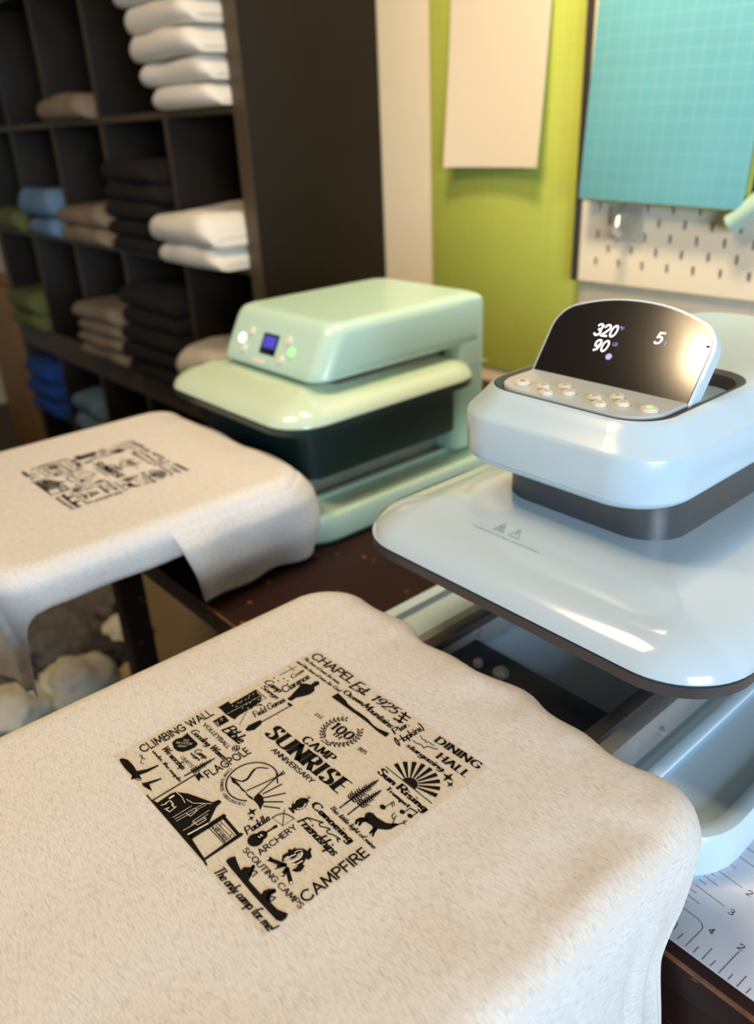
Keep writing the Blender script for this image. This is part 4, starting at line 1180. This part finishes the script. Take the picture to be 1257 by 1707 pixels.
t = empty('t_shirt', o, 'oatmeal heather shirt with crisp black camp print, draped over the nearest platen', 'shirt', 'printed shirts on the press drawers')
TEE1 = t
IV = Matrix.Translation((-o[0], -o[1], -o[2]))
b_ = drape('body', (-.578, -.150, -.06, .418), .052, .024, (.16, .34, .14, .062), M['tee'], t, rip1, .0045, wr1)
b_.data.transform(IV)
PM = IV @ Matrix.Translation((-.485, .135, 0))
film = Print2D(); film.poly(rrect(4.4, 204.2, .2, 191.6, 1.0, 3))
film.build('transfer_film', M['film'], t, PM, .0003)
tag(ink.build('print', M['ink'], t, PM, .0006), kind='stuff')
tag(ko.build('print_knockout', M['bare'], t, PM, .0009), kind='stuff')

# far shirt on the mint press
def rip2(x, y, nx, ny, dep, d):
    s_ = 0
    k = min(1, dep/.08)
    if nx > .3: s_ += k*(.004*math.sin(y*60+1))-.004*k
    if ny > .3: s_ += ny*.006*math.sin(x*40)*min(1, d/.03)
    if ny < -.3: s_ += k*.010*math.sin(x*55+1)
    return s_
def wr2(x, y):
    e = max(0, 1-abs(.56-y)/.06)
    return .003*noise.noise(Vector((x*20, y*20, 7)))*e
o = (-1.02, .36, 0)
t = empty('t_shirt', o, 'oatmeal heather shirt with the blurred small print, draped in front of the mint press', 'shirt', 'printed shirts on the press drawers')
IV = Matrix.Translation((-o[0], -o[1], -o[2]))
b_ = drape('body', (-1.232, -.806, .150, .574), .055, .024, (.12, .062, .17, .05), M['tee'], t, rip2, .006, wr2)
b_.data.transform(IV)
PM2 = IV @ Matrix.Translation((-1.117, .281, 0)) @ Matrix.Diagonal((.92, .90, 1, 1))
tag(ink.build('print', M['ink'], t, PM2, .0006), kind='stuff')
tag(ko.build('print_knockout', M['bare'], t, PM2, .0009), kind='stuff')
# sleeve hanging down its right side
bm = bmesh.new(); rows = []; uvs = {}
nu, nv = 30, 22
for j in range(nv+1):
    v = j/nv
    row = []
    for i in range(nu+1):
        u = i/nu
        # path in plan: along the right side from y=.355 back, round the corner, along the far side
        y_s = .352+.030*v
        L1 = .519-y_s; L2 = .055*math.pi/2; L3 = .03
        s_ = u*(L1+L2+L3)
        if s_ < L1: px, py, nx, ny = -.806, y_s+s_, 1, 0
        elif s_ < L1+L2:
            a = (s_-L1)/.055; px, py, nx, ny = -.861+.055*math.cos(a), .519+.055*math.sin(a), math.cos(a), math.sin(a)
        else: px, py, nx, ny = -.861-(s_-L1-L2), .574, 0, 1
        z = -.012-v*(.108+.006*u)
        bul = -.008+.016*min(1, v/.22)**.7-.012*max(0, v-.62)/.38+(.006*math.sin(u*9+1)+.004*math.sin(u*17+v*3))*min(1, v*2)
        if v > .80 and v < .83: bul -= .0015
        if v > .9 and v < .93: bul -= .0015
        v_ = bm.verts.new((px+nx*bul-o[0], py+ny*bul-o[1], z-o[2])); row.append(v_); uvs[v_] = (s_+5, z)
    rows.append(row)
for a, b in zip(rows[:-1], rows[1:]):
    for i in range(nu): bm.faces.new((a[i], a[i+1], b[i+1], b[i]))
set_uv(bm, uvs, thicken(bm, .0025))
from_bm('sleeve', bm, M['tee'], t, smooth=180)

# ------------------------------------------------------------------ ruler mat on the table
M['mat'] = mat('white_ruler_mat', (.80, .81, .88, 1), .28)
o = (.05, .62, TABLE)
t = empty('measuring_mat', o, 'white measuring mat with black inch scale at the table edge beside the blue press', 'mat')
box('sheet', -.186, .27, .3955, .86, TABLE, TABLE+.0014, M['mat'], t, .0004, o)
MA = [[(-171.0,512.5),(-157,511.6)],[(-171,505.8),(-167.5,505.5)],[(-171.1,500),(-150.4,498.4)],[(-171.2,493.6),(-168.4,493.3)],[(-171.4,487.7),(-162.5,486.9)],[(-172.2,481.3),(-169.1,480.9)],[(-173.1,475.2),(-150.7,473.6)],[(-174.7,469.1),(-170.2,468.6)],[(-176.7,463.1),(-164.1,461.8)],[(-177.2,456.9),(-170.8,456.3)],[(-176.4,450.4),(-152.2,448.6)],[(-178,444.3),(-172,443.8)],[(-178,438.2),(-166,437.1)],[(-178,431.8),(-172.8,431.5)],[(-176,425.4),(-159.5,424.6),(-156,423.2),(-154,420.5),(-153.7,417),(-155,398.3)],[(-174,412.9),(-170,412),(-168.0,410),(-167.4,406.7),(-168.1,399.1)],[(-161.1,405.9),(-161.6,398.8)],[(-148.2,404.6),(-148.7,397.6)],[(-141.2,410.2),(-141.9,397.2)],[(-135,403.4),(-135.6,396.7)],[(-127.2,421.6),(-129,396.2)],[(-122.1,402.5),(-122.4,396.2)],[(-115.1,408),(-115.9,396.2)],[(-109,402),(-109.6,396.2)],[(-171.5,518.3),(-166.9,517.7)],[(-170,524.1),(-150,523.6)],[(-102.5,421),(-102.6,396.2)]]
tk = Print2D()
for l in MA: tk.line(.42, 0, l)
for k in range(1, 14): # the scale goes on out of the frame
    tk.line(.42, 0, [(-102.5+k*6.35, 396.2), (-102.5+k*6.35, 396.2+(24 if k % 4 == 0 else 12 if k % 2 == 0 else 6.5))])
    tk.line(.42, 0, [(-171, 524.1+k*6.35), (-171+(20 if k % 4 == 0 else 9 if k % 2 == 0 else 3.5), 523.8+k*6.35)])
for ch, x, y in (('2', -146.6, 470.4), ('3', -148, 445.3), ('4', -150, 420.3), ('2', -129.6, 423.6), ('1', -145, 495.6), ('3', -104, 423.6)):
    tk.text(ch, 'thin', x, y, x+3.4, y-.15, 5.2)
tag(tk.build('scale', M['ink'], t, Matrix.Translation((-o[0], -o[1], TABLE+.0016-o[2])), 0), kind='stuff')

# ------------------------------------------------------------------ display digits and warning print
dg = Print2D(); db = Print2D()
db.text('F', 'thin', -6.5, 51.5, -4.5, 51.5, 2.8); db.ellipse(-8, 54.2, .7, .7, 8)
db.text('LB', 'thin', -8.5, 37.0, -4.5, 37.0, 2.8)
db.text('s', 'thin', 37.0, 45.2, 38.8, 45.2, 5)
db.ellipse(-7.5, 26.6, 3.0, 2.8, 18)
for ch, x, y, h in (('3', -31.5, 43.6, 10.2), ('2', -24.0, 44.0, 10.2), ('0', -16.4, 44.4, 10.2), ('9', -26.4, 29.8, 9.8), ('0', -18.6, 30.2, 9.8), ('5', 27.4, 45.4, 9.4)):
    dg = Print2D(); dg.text(ch, 'digit', x, y, x+5.6, y+.2, h)
    dg.build('digit', M['glow'], sc_, DM, .0006)
tag(db.build('unit_marks', M['glow_blue'], sc_, DM, .0006), kind='stuff')
wp = Print2D()
wp.text('Caution:Hot Surface, Avoid Contact'.replace(':', '.'), 'thin', -431, 470.0, -357, 470.0, 2.6)
for cx_ in (-405.5, -388.5):
    wp.line(.55, 0, [(cx_-5.5, 475.6), (cx_+5.5, 475.6), (cx_, 485.4), (cx_-5.5, 475.6)])
wp.line(.8, 0, [(-388.5, 482.2), (-388.5, 478.6)]); wp.ellipse(-388.5, 477.1, .5, .5, 8)
for dx in (-1.6, 0, 1.6): wp.line(.5, 1, [(-405.5+dx, 477.8), (-405.5+dx+.6, 479), (-405.5+dx-.4, 480.4), (-405.5+dx+.3, 481.8)])
wp.line(.6, 0, [(-408.3, 477), (-402.7, 477)])
wo = tag(wp.build('warning_print', M['warn'], BLUE, Matrix.Identity(4), 0), kind='stuff')
PZ = [(.0, .049), (.006, .060), (.016, .0675), (.032, .0745), (.052, .079), (.060, .082), (.068, .0845), (.095, .086), (1, .086)]
for v in wo.data.vertices:      # laid on the curved front of the plate
    x, y = v.co.x*1.0246, v.co.y*1.0246
    d = y-.433
    for (a, za), (b, zb) in zip(PZ[:-1], PZ[1:]):
        if a <= d <= b: z = za+(zb-za)*(d-a)/(b-a); break
    v.co = (x-BLUE.location.x, y-BLUE.location.y, z+.0007-BLUE.location.z)
